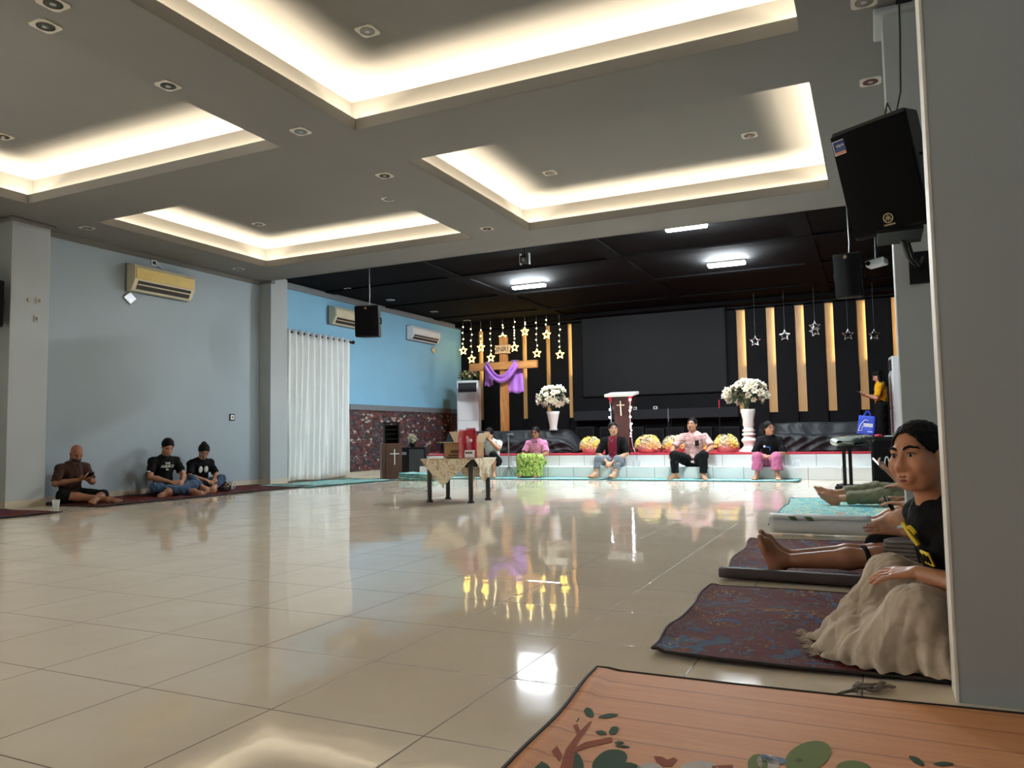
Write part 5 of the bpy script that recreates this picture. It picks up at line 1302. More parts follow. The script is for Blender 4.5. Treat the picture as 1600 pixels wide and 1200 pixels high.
def skin(name, c, rough=.5):
    g = NT(name); tc = g.n('ShaderNodeTexCoord'); n = g.noise(tc.outputs['Object'], 14, 5, .6)
    d = tuple(x * .86 for x in c[:3]) + (1,); l = tuple(min(1, x * 1.1) for x in c[:3]) + (1,)
    g.l(g.ramp(n.outputs['Fac'], [(.3, d), (.7, l)]), g.b.inputs['Base Color']); g.b.inputs['Roughness'].default_value = rough
    g.b.inputs['Subsurface Weight'].default_value = .08; g.b.inputs['Subsurface Radius'].default_value = (.01, .004, .002)
    nb = g.noise(tc.outputs['Object'], 300, 2); g.l(g.bump(nb.outputs['Fac'], .08, .002), g.b.inputs['Normal'])
    return g.m
SK1, SK2, SK3 = skin('brown skin', srgb(150, 100, 74)), skin('tan skin', srgb(176, 126, 98)), skin('light brown skin', srgb(190, 142, 112))
M_HAIR = mat('black hair', srgb(8, 7, 7), .6, spec=.18, noise=.25, scale=80, bump=.5, bscale=150)
M_LIP = mat('lips', srgb(124, 62, 54), .5, spec=.3, noise=.06); M_EYEW = mat('eye white', srgb(176, 166, 156), .25, noise=.02); M_IRIS = mat('dark iris', srgb(28, 18, 14), .15, noise=.02)
M_NAIL = mat('finger nail', srgb(206, 160, 140), .3)
def cloth_mat(name, col, rough=.85, noise=.1, sheen=.15): return mat(name, col, rough, spec=.2, noise=noise, scale=18, bump=.25, bscale=260, sheen=sheen)
M_BLKT = cloth_mat('black cotton', srgb(13, 13, 15), sheen=0); M_BLKP = cloth_mat('black trouser cloth', srgb(12, 12, 14), sheen=0)

class Rig:
    """joints of one person in local (forward, left, up) metres around a seat point"""
    def __init__(s, base, ang, sc=1.0):
        s.b = V3(base); a = math.radians(ang); s.F = V3((math.cos(a), math.sin(a), 0)); s.L = V3((-math.sin(a), math.cos(a), 0)); s.U = V3((0, 0, 1)); s.s = sc
    def __call__(s, p): return s.b + s.s * (p[0] * s.F + p[1] * s.L + p[2] * s.U)
    def d(s, p): return unit(p[0] * s.F + p[1] * s.L + p[2] * s.U)

def add_hand(B, wr, d, n, right, curl=.5, s=1.0, spread=.10, thumb_in=.5, k=.010):
    d = unit(d); n = unit(V3(n) - d * (V3(n) @ d)); t = np.cross(d, n) * (1 if right else -1); tips = []
    for i in range(4):
        q = .030 - .0205 * i
        kn = wr + s * (d * (.088 - .006 * abs(i - 1.2)) + t * q); ba = wr + s * (d * .018 + t * q * .55)
        B.cone(ba, kn, .0145 * s, .0112 * s, k * 1.3, sq=(n, .85))
        L = (.042, .046, .043, .034)[i]; dd = unit(d + t * spread * (1.2 - i * .8)); p = kn; ang = 0
        for sg, (ln, r0, r1) in enumerate(((1, .0092, .0086), (.62, .0086, .0078), (.5, .0078, .0066))):
            ang += curl * (.55, .75, .5)[sg]
            v = dd * math.cos(ang) + n * math.sin(ang); e = p + v * L * ln * s
            B.cone(p, e, r0 * s, r1 * s, k * .5); p = e
        tips.append((p, v))
    b = wr + s * (d * .022 + t * .020 + n * .004); v1 = unit(d * .62 + t * (.75 - .3 * thumb_in) + n * .38 * thumb_in)
    m = b + v1 * .045 * s; v2 = unit(d * .85 + t * (.35 - .35 * thumb_in) + n * .3 * thumb_in); e = m + v2 * .034 * s
    B.cone(b, m, .0145 * s, .0112 * s, k); B.cone(m, e, .0108 * s, .0080 * s, k * .5); tips.append((e, v2))
    return tips
def add_foot(B, an, td, fu, s=1.0):
    td = unit(td); fu = unit(V3(fu) - td * (V3(fu) @ td)); sd = np.cross(fu, td)
    heel = an - s * (td * .040 + fu * .045); ball = an + s * (td * .115 - fu * .052)
    B.cone(an, heel, .036 * s, .033 * s, .03); B.cone(heel, ball, .036 * s, .037 * s, .03); B.cone(an + s * td * .02, ball + s * fu * .01, .033 * s, .024 * s, .035)
    for i in range(5):
        q = (.030 - .015 * i) * s; b = ball + sd * q; L = (.052, .050, .046, .041, .034)[i] * s
        B.cone(b - td * .02 * s, b + td * L - fu * .006 * s, .0165 * s, (.0165 if i == 0 else .0130) * s, .010)

def person(base, ang, J, label, group=None, sc=1.0, skin_m=None, vox=.0075, build=None, hide=(), close=False):
    """body joints J (local); returns the thing, its rig and world joints"""
    R = Rig(base, ang, sc); W = {}
    D = dict(pel=(0, 0, .11), wai=(-.03, 0, .25), che=(-.03, 0, .41), nek=(-.005, 0, .545), hed=(.04, 0, .70), hf=(1, 0, -.15), hu=(.1, 0, 1),
             sL=(-.01, .175, .50), sR=(-.01, -.175, .50), eL=(.06, .24, .26), eR=(.06, -.24, .26), wL=(.25, .13, .16), wR=(.25, -.13, .16),
             hL=(0, .09, .10), hR=(0, -.09, .10), kL=(.40, .14, .16), kR=(.40, -.14, .16), aL=(.46, .12, -.15), aR=(.46, -.12, -.15),
             tL=(1, .2, -.05), tR=(1, -.2, -.05), uL=(0, 0, 1), uR=(0, 0, 1), hdL=(.8, -.5, -.1), hnL=(0, 0, -1), hdR=(.8, .5, -.1), hnR=(0, 0, -1), cL=.5, cR=.5, fat=1.0)
    D.update(J)
    t = thing('person', tuple(R.b), label, 'person', group)
    for k, v in D.items():
        if k in ('cL', 'cR', 'fat'): W[k] = v
        elif k in ('hf', 'hu', 'tL', 'tR', 'uL', 'uR', 'hdL', 'hnL', 'hdR', 'hnR'): W[k] = R.d(v)
        else: W[k] = R(v)
    for S in 'LR':
        W['s' + S] = W['s' + S] - R.U * .020 * sc + (lerp(W['sL'], W['sR'], .5) - W['s' + S]) * .05
    s = sc; ft = D['fat']; F = unit(np.cross(W['sR'] - W['sL'], W['nek'] - W['pel'])); F = F if F @ R.F > 0 else -F; W['F'] = F
    B = Field()
    B.cone(W['pel'], W['wai'], .128 * s * ft, .112 * s * ft, .05, sq=(F, .78)); B.cone(W['wai'], W['che'], .112 * s * ft, .128 * s * ft ** .5, .05, sq=(F, .72))
    B.cone(W['che'], lerp(W['che'], W['nek'], .75), .125 * s, .075 * s, .05, sq=(F, .72)); up = lerp(W['sL'], W['sR'], .5)
    for S in 'LR':
        B.cone(lerp(up, W['nek'], .3), W['s' + S], .06 * s, .053 * s, .04); B.cone(W['s' + S], W['e' + S], .050 * s, .039 * s, .03)
        B.cone(W['e' + S], lerp(W['e' + S], W['w' + S], .35), .039 * s, .041 * s, .02); B.cone(lerp(W['e' + S], W['w' + S], .35), W['w' + S], .041 * s, .0255 * s, .02)
        B.cone(lerp(W['pel'], W['h' + S], .8), W['k' + S], .088 * s * ft, .056 * s, .04)
        B.cone(W['k' + S], lerp(W['k' + S], W['a' + S], .3), .054 * s, .056 * s, .03); B.cone(lerp(W['k' + S], W['a' + S], .3), W['a' + S], .056 * s, .034 * s, .03)
        if 'f' + S not in hide: add_foot(B, W['a' + S], W['t' + S], W['u' + S], s)
        if 'h' + S not in hide: W['tips' + S] = add_hand(B, W['w' + S], W['hd' + S], W['hn' + S], S == 'R', W['c' + S], s)
    # head
    hf = W['hf']; hu = unit(W['hu'] - hf * (W['hu'] @ hf)); hl = np.cross(hu, hf); W['hf'], W['hu'], W['hl'] = hf, hu, hl; hc = W['hed']; A = [hf, hl, hu]
    H = lambda f, l, u: hc + s * (f * hf + l * hl + u * hu)
    W['H'] = H
    B.cone(W['nek'] - R.U * .02 * s, H(-.022, 0, -.06), .058 * s, .052 * s, .03)
    B.ell(H(-.014, 0, .030), A, (.093 * s, .074 * s, .087 * s), .03); B.ell(H(.024, 0, -.036), A, (.064 * s, .058 * s, .080 * s), .035)
    B.cone(H(.060, 0, -.096), H(.058, 0, -.092), .020 * s, .022 * s, .03)
    late = []
    for q in (-1, 1):
        B.ball(H(.056, q * .037, -.030), .025 * s, .03); B.cone(H(.02, q * .050, -.06), H(.045, q * .03, -.09), .02 * s, .018 * s, .03)
        B.ball(H(.100, q * .031, .006), .013 * s, .022, sub=True)
        if close: late.append(q)
        B.cone(H(.082, q * .012, .029), H(.066, q * .050, .027), .009 * s, .009 * s, .016)
        B.ball(H(.092, q * .013, -.038), .0095 * s, .010)
        B.ell(H(-.006, q * .077, -.006), A, (.020 * s, .008 * s, .031 * s), .008)
    B.cone(H(.086, 0, .012), H(.106, 0, -.030), .0075 * s, .0125 * s, .012)
    B.cone(H(.086, -.016, -.066), H(.086, .016, -.066), .0085 * s, .0085 * s, .010); B.cone(H(.085, -.013, -.077), H(.085, .013, -.077), .009 * s, .009 * s, .010)
    for q in late:  # fuller cheeks, wide nose wings and mouth, lids around the eyeball with an almond opening
        B.ball(H(.052, q * .040, -.030), .032 * s, .03); B.cone(H(.012, q * .054, -.045), H(.036, q * .038, -.080), .026 * s, .022 * s, .03)
        B.ball(H(.090, q * .017, -.037), .0105 * s, .010)
        B.ball(H(.0725, q * .0325, .006), .0162 * s, .006)
        B.cone(H(.0895, q * .0325 - q * .0115, .0035), H(.0855, q * .0325 + q * .0135, .0065), .0074 * s, .0056 * s, .002, sub=True)
    if late:
        B.cone(H(.084, -.020, -.066), H(.084, .020, -.066), .0090 * s, .0090 * s, .016); B.cone(H(.082, -.016, -.078), H(.082, .016, -.078), .0098 * s, .0098 * s, .016); B.ball(H(.100, 0, -.031), .0135 * s, .014)
    if build: build(B, W, R)
    v, f = B.mesh(vox * s); np_mesh('body', v, f, skin_m or SK2, t)
    # eyes, brows, mouth
    for q in (-1, 1):
        m = MB(); M = Matrix([list(hf) + [0], list(hl) + [0], list(hu) + [0], [0, 0, 0, 1]]).transposed()
        e = H(.0735, q * (.0325 if close else .0315), .0062); m.ball(e, (.0134 if close else .0112) * s, 0 if close else 1, u=16, v=10); lk = W.get('look', hf); m.ball(e + unit(lk) * .0080 * s, .0074 * s, 1, u=12, v=8); m.build('eye', [M_EYEW, M_IRIS], t)
        if close:
            MB().tube([H(.081, q * .0175, .0070), H(.0885, q * .025, .0140), H(.0895, q * .033, .0158), H(.0845, q * .043, .0135), H(.076, q * .0505, .0085)], [.0008, .0016, .0020, .0018, .001], seg=6).build('eyelashes', M_HAIR, t)
            MB().tube([H(.0900, q * .012, .0265), H(.0925, q * .022, .0325), H(.0880, q * .036, .0365), H(.0740, q * .053, .0315), H(.066, q * .060, .0255)], [.0030, .0052, .0050, .0036, .0015], seg=8).build('eyebrow', M_HAIR, t)
        else: MB().tube([H(.084, q * .012, .026), H(.086, q * .026, .034), H(.072, q * .052, .027)], [.0035 * s, .005 * s, .002 * s], seg=6).build('eyebrow', M_HAIR, t)
    w = 1.25 if close else 1.0; o = .0012 if close else 0
    m = MB(); m.tube([H(.083 + o, -.025 * w, -.0715), H(.0945 + o, -.010, -.0660), H(.0940 + o, 0, -.0675), H(.0945 + o, .010, -.0660), H(.083 + o, .025 * w, -.0715)], [.002 * s, .0054 * s, .0048 * s, .0054 * s, .002 * s], seg=8)
    m.tube([H(.083 + o, -.023 * w, -.0725), H(.093 + o, -.010, -.0785), H(.0945 + o, 0, -.0795), H(.093 + o, .010, -.0785), H(.083 + o, .023 * w, -.0725)], [.002 * s, .0055 * s, .0062 * s, .0055 * s, .002 * s], seg=8); m.build('lips', M_LIP, t)
    return t, R, W
def hair_cap(t, W, s=1.0, line=(.066, .068, -.012), thick=.011, extra=None, vox=.007, name='hair', mtl=None, seed=1):
    B = Field(); H = W['H']; A = [W['hf'], W['hl'], W['hu']]
    B.ell(H(-.016, 0, .032), A, ((.093 + thick) * s, (.075 + thick) * s, (.087 + thick) * s), .02)
    hc, hf, hu, hl = W['hed'], W['hf'], W['hu'], W['hl']
    def post(D, ax):
        X, Y, Z = ax[0][:, None, None] - hc[0], ax[1][None, :, None] - hc[1], ax[2][None, None, :] - hc[2]
        f = (X * hf[0] + Y * hf[1] + Z * hf[2]) / s; u = (X * hu[0] + Y * hu[1] + Z * hu[2]) / s; l = (X * hl[0] + Y * hl[1] + Z * hl[2]) / s
        el = (np.sqrt((l / line[0]) ** 2 + ((u + .02) / (line[1] + .02)) ** 2) - 1) * .06     # open face
        D = np.maximum(D, -np.maximum(.012 - f, el) * s)
        return np.maximum(D, ((line[2] + .65 * f) - u) * .84 * s)                              # nape and sideburns
    B.post = post
    v, f = B.mesh(vox * s); v = folds(v, f, .0018 * s, 90, seed, axis=W['hf']); o = np_mesh(name, v, f, mtl or M_HAIR, t)
    if extra:
        E = Field(); extra(E, H, s); v, f = E.mesh(vox * s); v = folds(v, f, .003 * s, 60, seed + 3, axis=W['hu']); np_mesh('hair_length', v, f, mtl or M_HAIR, t)
    return o
def shirt(t, W, mtl, s=1.0, sleeve=.75, loose=.016, seed=2, name='shirt', vox=.009, drop=.03, amp=.006, fat=None, mats=None, paint=None, collar=None):
    B = Field(); F = W['F']; ft = fat or W['fat']; lo = loose * s; dn = unit(W['pel'] - W['wai'])
    low = W['pel'] + dn * drop * s
    B.cone(W['wai'], low, .116 * s * ft + lo, .132 * s * ft + lo, .05, sq=(F, .80), cut=(low, dn)); B.cone(W['wai'], W['che'], .114 * s * ft + lo, .128 * s * ft ** .5 + lo, .05, sq=(F, .76))
    B.cone(W['che'], lerp(W['che'], W['nek'], .74), .125 * s + lo, .070 * s + lo, .05, sq=(F, .76)); up = lerp(W['sL'], W['sR'], .5)
    for S in 'LR':
        B.cone(lerp(up, W['nek'], .3), W['s' + S], .062 * s + lo * .3, .050 * s + lo * .5, .06)
        if sleeve <= 1:
            e = lerp(W['s' + S], W['e' + S], sleeve); B.cone(W['s' + S], e + (e - W['s' + S]) * .1, .050 * s + lo * .5, .046 * s + lo * 1.15, .045, cut=(e, W['e' + S] - W['s' + S]))
        else:
            B.cone(W['s' + S], W['e' + S], .050 * s + lo * .5, .044 * s + lo, .045); e = lerp(W['e' + S], W['w' + S], sleeve - 1); B.cone(W['e' + S], e, .044 * s + lo, .034 * s + lo, .03, cut=(e, W['w' + S] - W['e' + S]))
    v, f = B.mesh(vox * s); v = folds(v, f, amp * s, 24 / s, seed)
    mi = None
    if paint: mi = paint(v[f].mean(1), W)
    return np_mesh(name, v, f, mats or mtl, t, mi)
def trousers(t, W, mtl, s=1.0, leg=1.85, loose=.014, seed=5, name='trousers', vox=.009, amp=.006, flare=0, mats=None, paint=None):
    B = Field(); F = W['F']; ft = W['fat']; lo = loose * s
    B.cone(W['pel'], lerp(W['pel'], W['wai'], .45), .132 * s * ft + lo * .4, .118 * s * ft + lo * .4, .05, sq=(F, .82))
    for S in 'LR':
        h, k, a = W['h' + S], W['k' + S], W['a' + S]
        if leg <= 1: e = lerp(h, k, leg); B.cone(h, e, .090 * s * ft + lo, (.06 + .03 * (1 - leg)) * s + lo * 1.2, .035, cut=(e, k - h))
        else:
            B.cone(h, k, .090 * s * ft + lo, .060 * s + lo, .035); e = lerp(k, a, leg - 1); B.cone(k, e + (e - k) * .05, .059 * s + lo, (.044 + flare) * s + lo, .03, cut=(e, a - k))
    v, f = B.mesh(vox * s); v = folds(v, f, amp * s, 26 / s, seed); mi = paint(v[f].mean(1), W) if paint else None
    return np_mesh(name, v, f, mats or mtl, t, mi)
def glasses(t, W, s=1.0, mtl=None):
    H = W['H']; m = MB()
    for q in (-1, 1):
        m.tube([H(.099, q * .032 + .021 * math.cos(a), .004 + .016 * math.sin(a)) for a in [2 * PI * k / 16 for k in range(16)]], .0022 * s, seg=6, closed=True)
        m.tube([H(.098, q * .053, .008), H(.05, q * .076, .010), H(-.01, q * .084, .004)], .002 * s, seg=6)
    m.tube([H(.099, -.011, .008), H(.104, 0, .011), H(.099, .011, .008)], .002 * s, seg=6); return m.build('glasses', mtl or M_METAL, t)
def collar(t, W, mtl, s=1.0, r=.066):
    n = W['nek']; F = W['F']; L = unit(W['sL'] - W['sR']); U = unit(np.cross(F, L)); m = MB()
    for q in (-1, 1):
        m.grid(lambda u, v: n + L * (q * r * s * math.sin(.12 + u * 2.5)) + F * (r * 1.15 * s * math.cos(.12 + u * 2.5)) + U * ((-.035 + .04 * u) * s + .035 * s * (1 - v)) + (L * q * .012 * s + F * .012 * s) * v * (1.6 - u) - U * .018 * s * v * (1 - u), 14, 4, thick=.004)
    return m.build('collar', mtl, t)
def chest_pt(W, dl, du, s=1.0, out=.115):
    """a point on the front of the chest"""
    F = W['F']; L = unit(W['sL'] - W['sR']); U = unit(np.cross(F, L)); U = U if U[2] > 0 else -U
    return W['che'] + L * dl * s + U * du * s + F * out * s, F, L, U
def phone(loc, up, nrm, label, s=1.0, lit=False):
    up, nrm = unit(up), unit(nrm); sd = unit(np.cross(up, nrm)); nrm = np.cross(sd, up)
    t = thing('mobile_phone', tuple(loc), label, 'phone'); M = Matrix([list(sd) + [0], list(nrm) + [0], list(up) + [0], [0, 0, 0, 1]]).transposed(); M = Matrix.Translation(Vector(loc)) @ M
    MB().box((-.037 * s, -.0045 * s, -.076 * s), (.037 * s, .0045 * s, .076 * s), bevel=.003, M=M).build('case', M_BLACK, t)
    MB().box((-.034 * s, .0045 * s, -.07 * s), (.034 * s, .0052 * s, .07 * s), M=M).build('screen', mat('lit phone screen', srgb(150, 160, 170), .1, noise=.02, emit=(.8, .9, 1, 1), emit_s=1.2) if lit else mat('dark glass', srgb(40, 42, 46), .1, noise=.02), t)
    return t

# ------------------------------------------------------------------ the three people at the left wall
cross_legs = dict(kL=(.30, .30, .10), kR=(.30, -.30, .10), aL=(.33, -.06, .065), aR=(.40, .08, .06), tL=(.2, -1, -.1), tR=(.2, 1, -.1), uL=(.6, 0, .8), uR=(.6, 0, .8))
# bald man
t, R, W = person((-10.08, 7.09, .012), -8, dict(cross_legs, pel=(0, 0, .11), che=(.02, 0, .42), nek=(.06, 0, .55), sL=(.04, .185, .51), sR=(.04, -.185, .51), hed=(.125, 0, .69), hf=(.82, -.05, -.55), hu=(.5, 0, .8), kL=(.42, .22, .10), kR=(.36, -.28, .13), aL=(.66, -.02, .055), aR=(.70, .16, .05), tL=(.8, -.5, .2), tR=(.9, .3, .2),
    eL=(.10, .25, .28), eR=(.10, -.26, .28), wL=(.32, .08, .31), wR=(.31, -.05, .33), hdL=(.75, -.5, .25), hnL=(-.3, -.2, .9), hdR=(.7, .5, .25), hnR=(-.3, .4, .8), cL=.7, cR=.6), 'bald man in dark brown shirt and face mask, looking down at a phone', 'people seated along the left wall', skin_m=SK1, sc=.98)
M_BRSH = cloth_mat('dark brown shirt', srgb(62, 38, 30))
shirt(t, W, M_BRSH, .98, sleeve=.85, seed=3); collar(t, W, M_BRSH, .98); trousers(t, W, M_BLKP, .98, leg=1.15, seed=4)
B = Field(); H = W['H']; B.ell(H(.052, 0, -.062), [W['hf'], W['hl'], W['hu']], (.058, .062, .050), .02); v, f = B.mesh(.007); np_mesh('face_mask', v, f, mat('black mask cloth', srgb(32, 33, 38), .8), t)
MB().tube([H(.05, -.058, -.05), H(-.01, -.082, -.01)], .002).tube([H(.05, .058, -.05), H(-.01, .082, -.01)], .002).build('mask_loops', M_BLACK, t)
m = MB().tube([H(-.05, -.066, .02), H(-.085, -.03, .0), H(-.10, 0, -.02), H(-.085, .03, .0), H(-.05, .066, .02)], [.003, .008, .009, .008, .003]); m.build('hair_fringe', mat('grey stubble', srgb(70, 62, 58), .8), t)
phone(R((.445, .02, .385)), R.d((.7, 0, .5)), R.d((-.5, 0, .8)), 'dark phone in the hands of the bald man', lit=True)
# young man in black tee
def tee_print(t, W, lines, s=1.0, mtl=M_WHITE, du0=.06, out=.112, size=.045, dl=0):
    p, F, L, U = chest_pt(W, dl, du0, s, out); m = MB()
    for k, (tx, sz) in enumerate(lines):
        o = p - U * (.05 * k * s); M = Matrix([list(L) + [0], list(U) + [0], list(F) + [0], [0, 0, 0, 1]]).transposed(); M = Matrix.Translation(Vector(o)) @ M
        M = Matrix.Translation(Vector(o)) @ Matrix([list(-(-L)) + [0], list(U) + [0], list(F) + [0], [0, 0, 0, 1]]).transposed()
        m.text(tx, sz, M, 0, depth=.004)
    return m.build('chest_print', mtl, t)
M_JEAN = cloth_mat('blue denim', srgb(62, 84, 112), noise=.18)
t, R, W = person((-10.08, 8.62, .012), -14, dict(cross_legs, che=(.00, 0, .42), nek=(.03, 0, .56), sL=(.01, .19, .515), sR=(.01, -.19, .515), hed=(.095, .01, .71), hf=(.84, -.10, -.5), hu=(.5, 0, .85),
    eL=(.12, .25, .27), eR=(.12, -.26, .27), wL=(.36, .10, .19), wR=(.36, -.06, .19), hdL=(.8, -.4, -.1), hdR=(.8, .4, -.1), hnL=(-.1, -.5, -.6), hnR=(-.1, .5, -.6), kL=(.38, .26, .13), kR=(.36, -.30, .12), aL=(.50, -.16, .07), aR=(.62, .14, .055), tR=(.9, .4, .1)), 'man in black shirt with white lettering and blue jeans, cross legged by the left wall', 'people seated along the left wall', skin_m=SK2, sc=1.04)
shirt(t, W, M_BLKT, 1.04, sleeve=.72, seed=7); trousers(t, W, M_JEAN, 1.04, leg=1.9, seed=8); hair_cap(t, W, 1.04, (.066, .068, -.012), .012)
p, F, L, U = chest_pt(W, 0, .03, 1.04, .135)
def print_on(t, W, lines, s, du, out, mtl, name='chest_print', dl=0.0):
    p, F, L, U = chest_pt(W, dl, du, s, out); m = MB()
    for k, (tx, sz) in enumerate(lines):
        o = p - U * .045 * k * s; M = Matrix.Translation(Vector(o)) @ Matrix([list(L) + [0], list(U) + [0], list(F) + [0], [0, 0, 0, 1]]).transposed()
        m.text(tx, sz, M, depth=.006)
    return m.build(name, mtl, t)
print_on(t, W, [('THE', .045), ('ADDICT', .055), ('life', .04)], 1.04, .05, .118, M_WHITE)
e = lerp(W['sR'], W['eR'], .62); MB().box((-.03, -.012, -.011), (.03, .012, .011), bevel=.004, M=Matrix.Translation(Vector(e + V3((.02, -.062, .0))))).build('sleeve_badge', M_WHITE, t)
# companion in black tee with bun
t, R, W = person((-10.06, 9.32, .012), -22, dict(cross_legs, che=(.02, 0, .40), nek=(.06, 0, .53), sL=(.03, .165, .485), sR=(.03, -.165, .485), hed=(.13, .01, .665), hf=(.80, -.12, -.58), hu=(.55, 0, .8),
    eL=(.14, .22, .26), eR=(.16, -.23, .26), wL=(.38, .10, .20), wR=(.38, -.06, .20), hdL=(.8, -.4, -.2), hdR=(.8, .4, -.2), kL=(.36, .22, .20), kR=(.34, -.26, .22), aL=(.50, .02, .06), aR=(.48, -.10, .06)), 'person with a bun, black shirt and two pale prints, rightmost by the left wall', 'people seated along the left wall', skin_m=SK3, sc=.98)
shirt(t, W, M_BLKT, .98, sleeve=.85, seed=9); trousers(t, W, M_JEAN, .98, leg=1.7, seed=10)
hair_cap(t, W, .98, (.066, .068, -.012), .016, extra=lambda E, H, s: E.ball(H(-.085, 0, .085), .046 * s).cone(H(-.07, 0, .03), H(-.05, 0, -.05), .05 * s, .04 * s))
glasses(t, W, .98)
m = MB(); p, F, L, U = chest_pt(W, .0, -.02, .98, .128)
for dl in (-.045, .045):
    M = Matrix([list(L) + [0], list(U) + [0], list(F) + [0], [0, 0, 0, 1]]).transposed()
    m.ball(p + L * dl, (.034, .055, .014), M=M, u=12, v=8)
m.build('chest_print', M_WHITE, t)
# checkered cushion bag at her feet
M_CHK = NT('black and white check'); tcx = M_CHK.n('ShaderNodeTexCoord'); ck = M_CHK.n('ShaderNodeTexChecker'); ck.inputs['Scale'].default_value = 30
mpp = M_CHK.n('ShaderNodeMapping'); mpp.inputs['Rotation'].default_value = (.5, .4, .7); M_CHK.l(tcx.outputs['Object'], mpp.inputs['Vector']); M_CHK.l(mpp.outputs[0], ck.inputs['Vector']); ck.inputs['Color1'].default_value = srgb(24, 24, 26); ck.inputs['Color2'].default_value = srgb(206, 200, 190); M_CHK.l(ck.outputs['Color'], M_CHK.b.inputs['Base Color']); M_CHK.b.inputs['Roughness'].default_value = .8
B = Field(); q = onz(343, 766, .02); q.x += .10; B.cone((q.x - .15, q.y + .02, .11), (q.x + .16, q.y - .02, .09), .085, .075, .04); v, f = B.mesh(.012); v = folds(v, f, .008, 20, 4); v[:, 2] = np.maximum(v[:, 2], .014)
t = thing('checked_bag', (q.x, q.y, .014), 'soft black and white checked bag on the mat beside the person with the bun', 'bag'); np_mesh('fabric', v, f, M_CHK.m, t)
MB().tube([(q.x - .2, q.y - .02, .10), (q.x - .12, q.y - .09, .19), (q.x + .05, q.y - .09, .18), (q.x + .15, q.y - .04, .13)], .008, seg=6).build('strap', M_BLACK, t)

# ------------------------------------------------------------------ people on the stage step (seat = lower step)
def sit(x, ang, J, label, sc=1.0, skin_m=SK2, y=14.14, z=Z1, **k):
    base = dict(kL=(.40, .16, .20), kR=(.40, -.16, .20), aL=(.42, .17, -.135), aR=(.42, -.17, -.135), tL=(1, .25, -.03), tR=(1, -.25, -.03))
    base.update(J); return person((x, y, z), ang, base, label, 'people seated on the stage step', sc, skin_m, **k)
FR = -90
# man hiding his face in his hands
t, R, W = sit(-7.10, FR + 8, dict(wai=(-.01, 0, .25), che=(.06, 0, .40), nek=(.13, 0, .52), sL=(.10, .185, .48), sR=(.10, -.185, .48), hed=(.21, .0, .655), hf=(.9, -.1, -.42), eL=(.33, .23, .36), eR=(.33, -.22, .36), wL=(.345, .05, .545), wR=(.345, -.07, .545), hdL=(-.05, -.25, .9), hdR=(-.05, .25, .9), hnL=(-.9, -.3, -.1), hnR=(-.9, .3, -.1), cL=.35, cR=.35,
    kL=(.42, .15, .24), kR=(.40, -.20, .22), aL=(.44, .17, -.13), aR=(.30, -.28, -.13)), 'man in a pale grey shirt hiding his face in both hands on the stage step', skin_m=SK2)
M_GREYSH = cloth_mat('pale grey shirt', srgb(196, 196, 190))
shirt(t, W, M_GREYSH, 1, sleeve=.8, seed=11); trousers(t, W, M_BLKP, 1, leg=1.35, seed=12); hair_cap(t, W, 1, (.066, .068, -.012), .016)
# woman in pink blouse and green skirt
t, R, W = sit(-6.12, FR + 2, dict(che=(-.01, 0, .40), nek=(.01, 0, .535), hed=(.045, 0, .685), hf=(1, -.05, -.02), sL=(.0, .18, .49), sR=(.0, -.18, .49), eL=(.10, .255, .26), eR=(.10, -.255, .26), wL=(.31, .10, .17), wR=(.31, -.10, .17), hdL=(.5, -.8, -.1), hdR=(.5, .8, -.1), hnL=(-.3, 0, -.9), hnR=(-.3, 0, -.9), kL=(.36, .17, .16), kR=(.36, -.17, .16), aL=(.40, .14, -.13), aR=(.40, -.14, -.13), fat=1.08), 'woman in a pink blouse and green patterned skirt beside the walking stick', sc=.97, skin_m=SK1)
M_PINKB = cloth_mat('pink blouse', srgb(206, 132, 172)); shirt(t, W, M_PINKB, .97, sleeve=.8, seed=13, drop=.05, loose=.02); collar(t, W, mat('dark collar', srgb(36, 30, 38), .8), .97, .07)
hair_cap(t, W, .97, (.066, .068, -.012), .012, extra=lambda E, H, s: E.cone(H(-.08, 0, -.0), H(-.08, 0, -.05), .045 * s, .035 * s)); glasses(t, W, .97, M_BLACK)
M_GREEN = pattern_mat('green patterned skirt', [(0, srgb(64, 104, 40)), (.45, srgb(150, 176, 64)), (.52, srgb(206, 210, 130)), (.58, srgb(88, 128, 48)), (.68, srgb(40, 70, 34))], 26, .8, 1.0, bump=.2)
def skirt(t, W, mtl, s, seed, hem, rk=.11, rh=.15, amp=.012, name='skirt', top=.10):
    B = Field(); B.cone(W['pel'], lerp(W['pel'], W['wai'], .4), .15 * s, .125 * s, .05, sq=(W['F'], .85))
    for S in 'LR': B.cone(W['h' + S], W['k' + S], .11 * s, rk * s, .06); B.cone(W['k' + S], hem[S], rk * s, rh * s, .06)
    kc = lerp(W['kL'], W['kR'], .5); B.cone(lerp(W['pel'], kc, .5), kc - V3((0, 0, .02)), .10 * s, .11 * s, .08); B.cone(kc - V3((0, 0, .03)), lerp(hem['L'], hem['R'], .5), .11 * s, rh * s, .08)
    zmin = min(hem['L'][2], hem['R'][2])
    v, f = B.mesh(.010 * s); v = folds(v, f, amp * s, 22 / s, seed, axis=(0, 0, 1)); v[:, 2] = np.maximum(v[:, 2], zmin - .0)
    return np_mesh(name, v, f, mtl, t)
hz = lambda S, dz=.02: np.array([W['a' + S][0], W['a' + S][1], .045])
skirt(t, W, M_GREEN, .97, 14, {'L': hz('L'), 'R': hz('R')}, rk=.105, rh=.14)
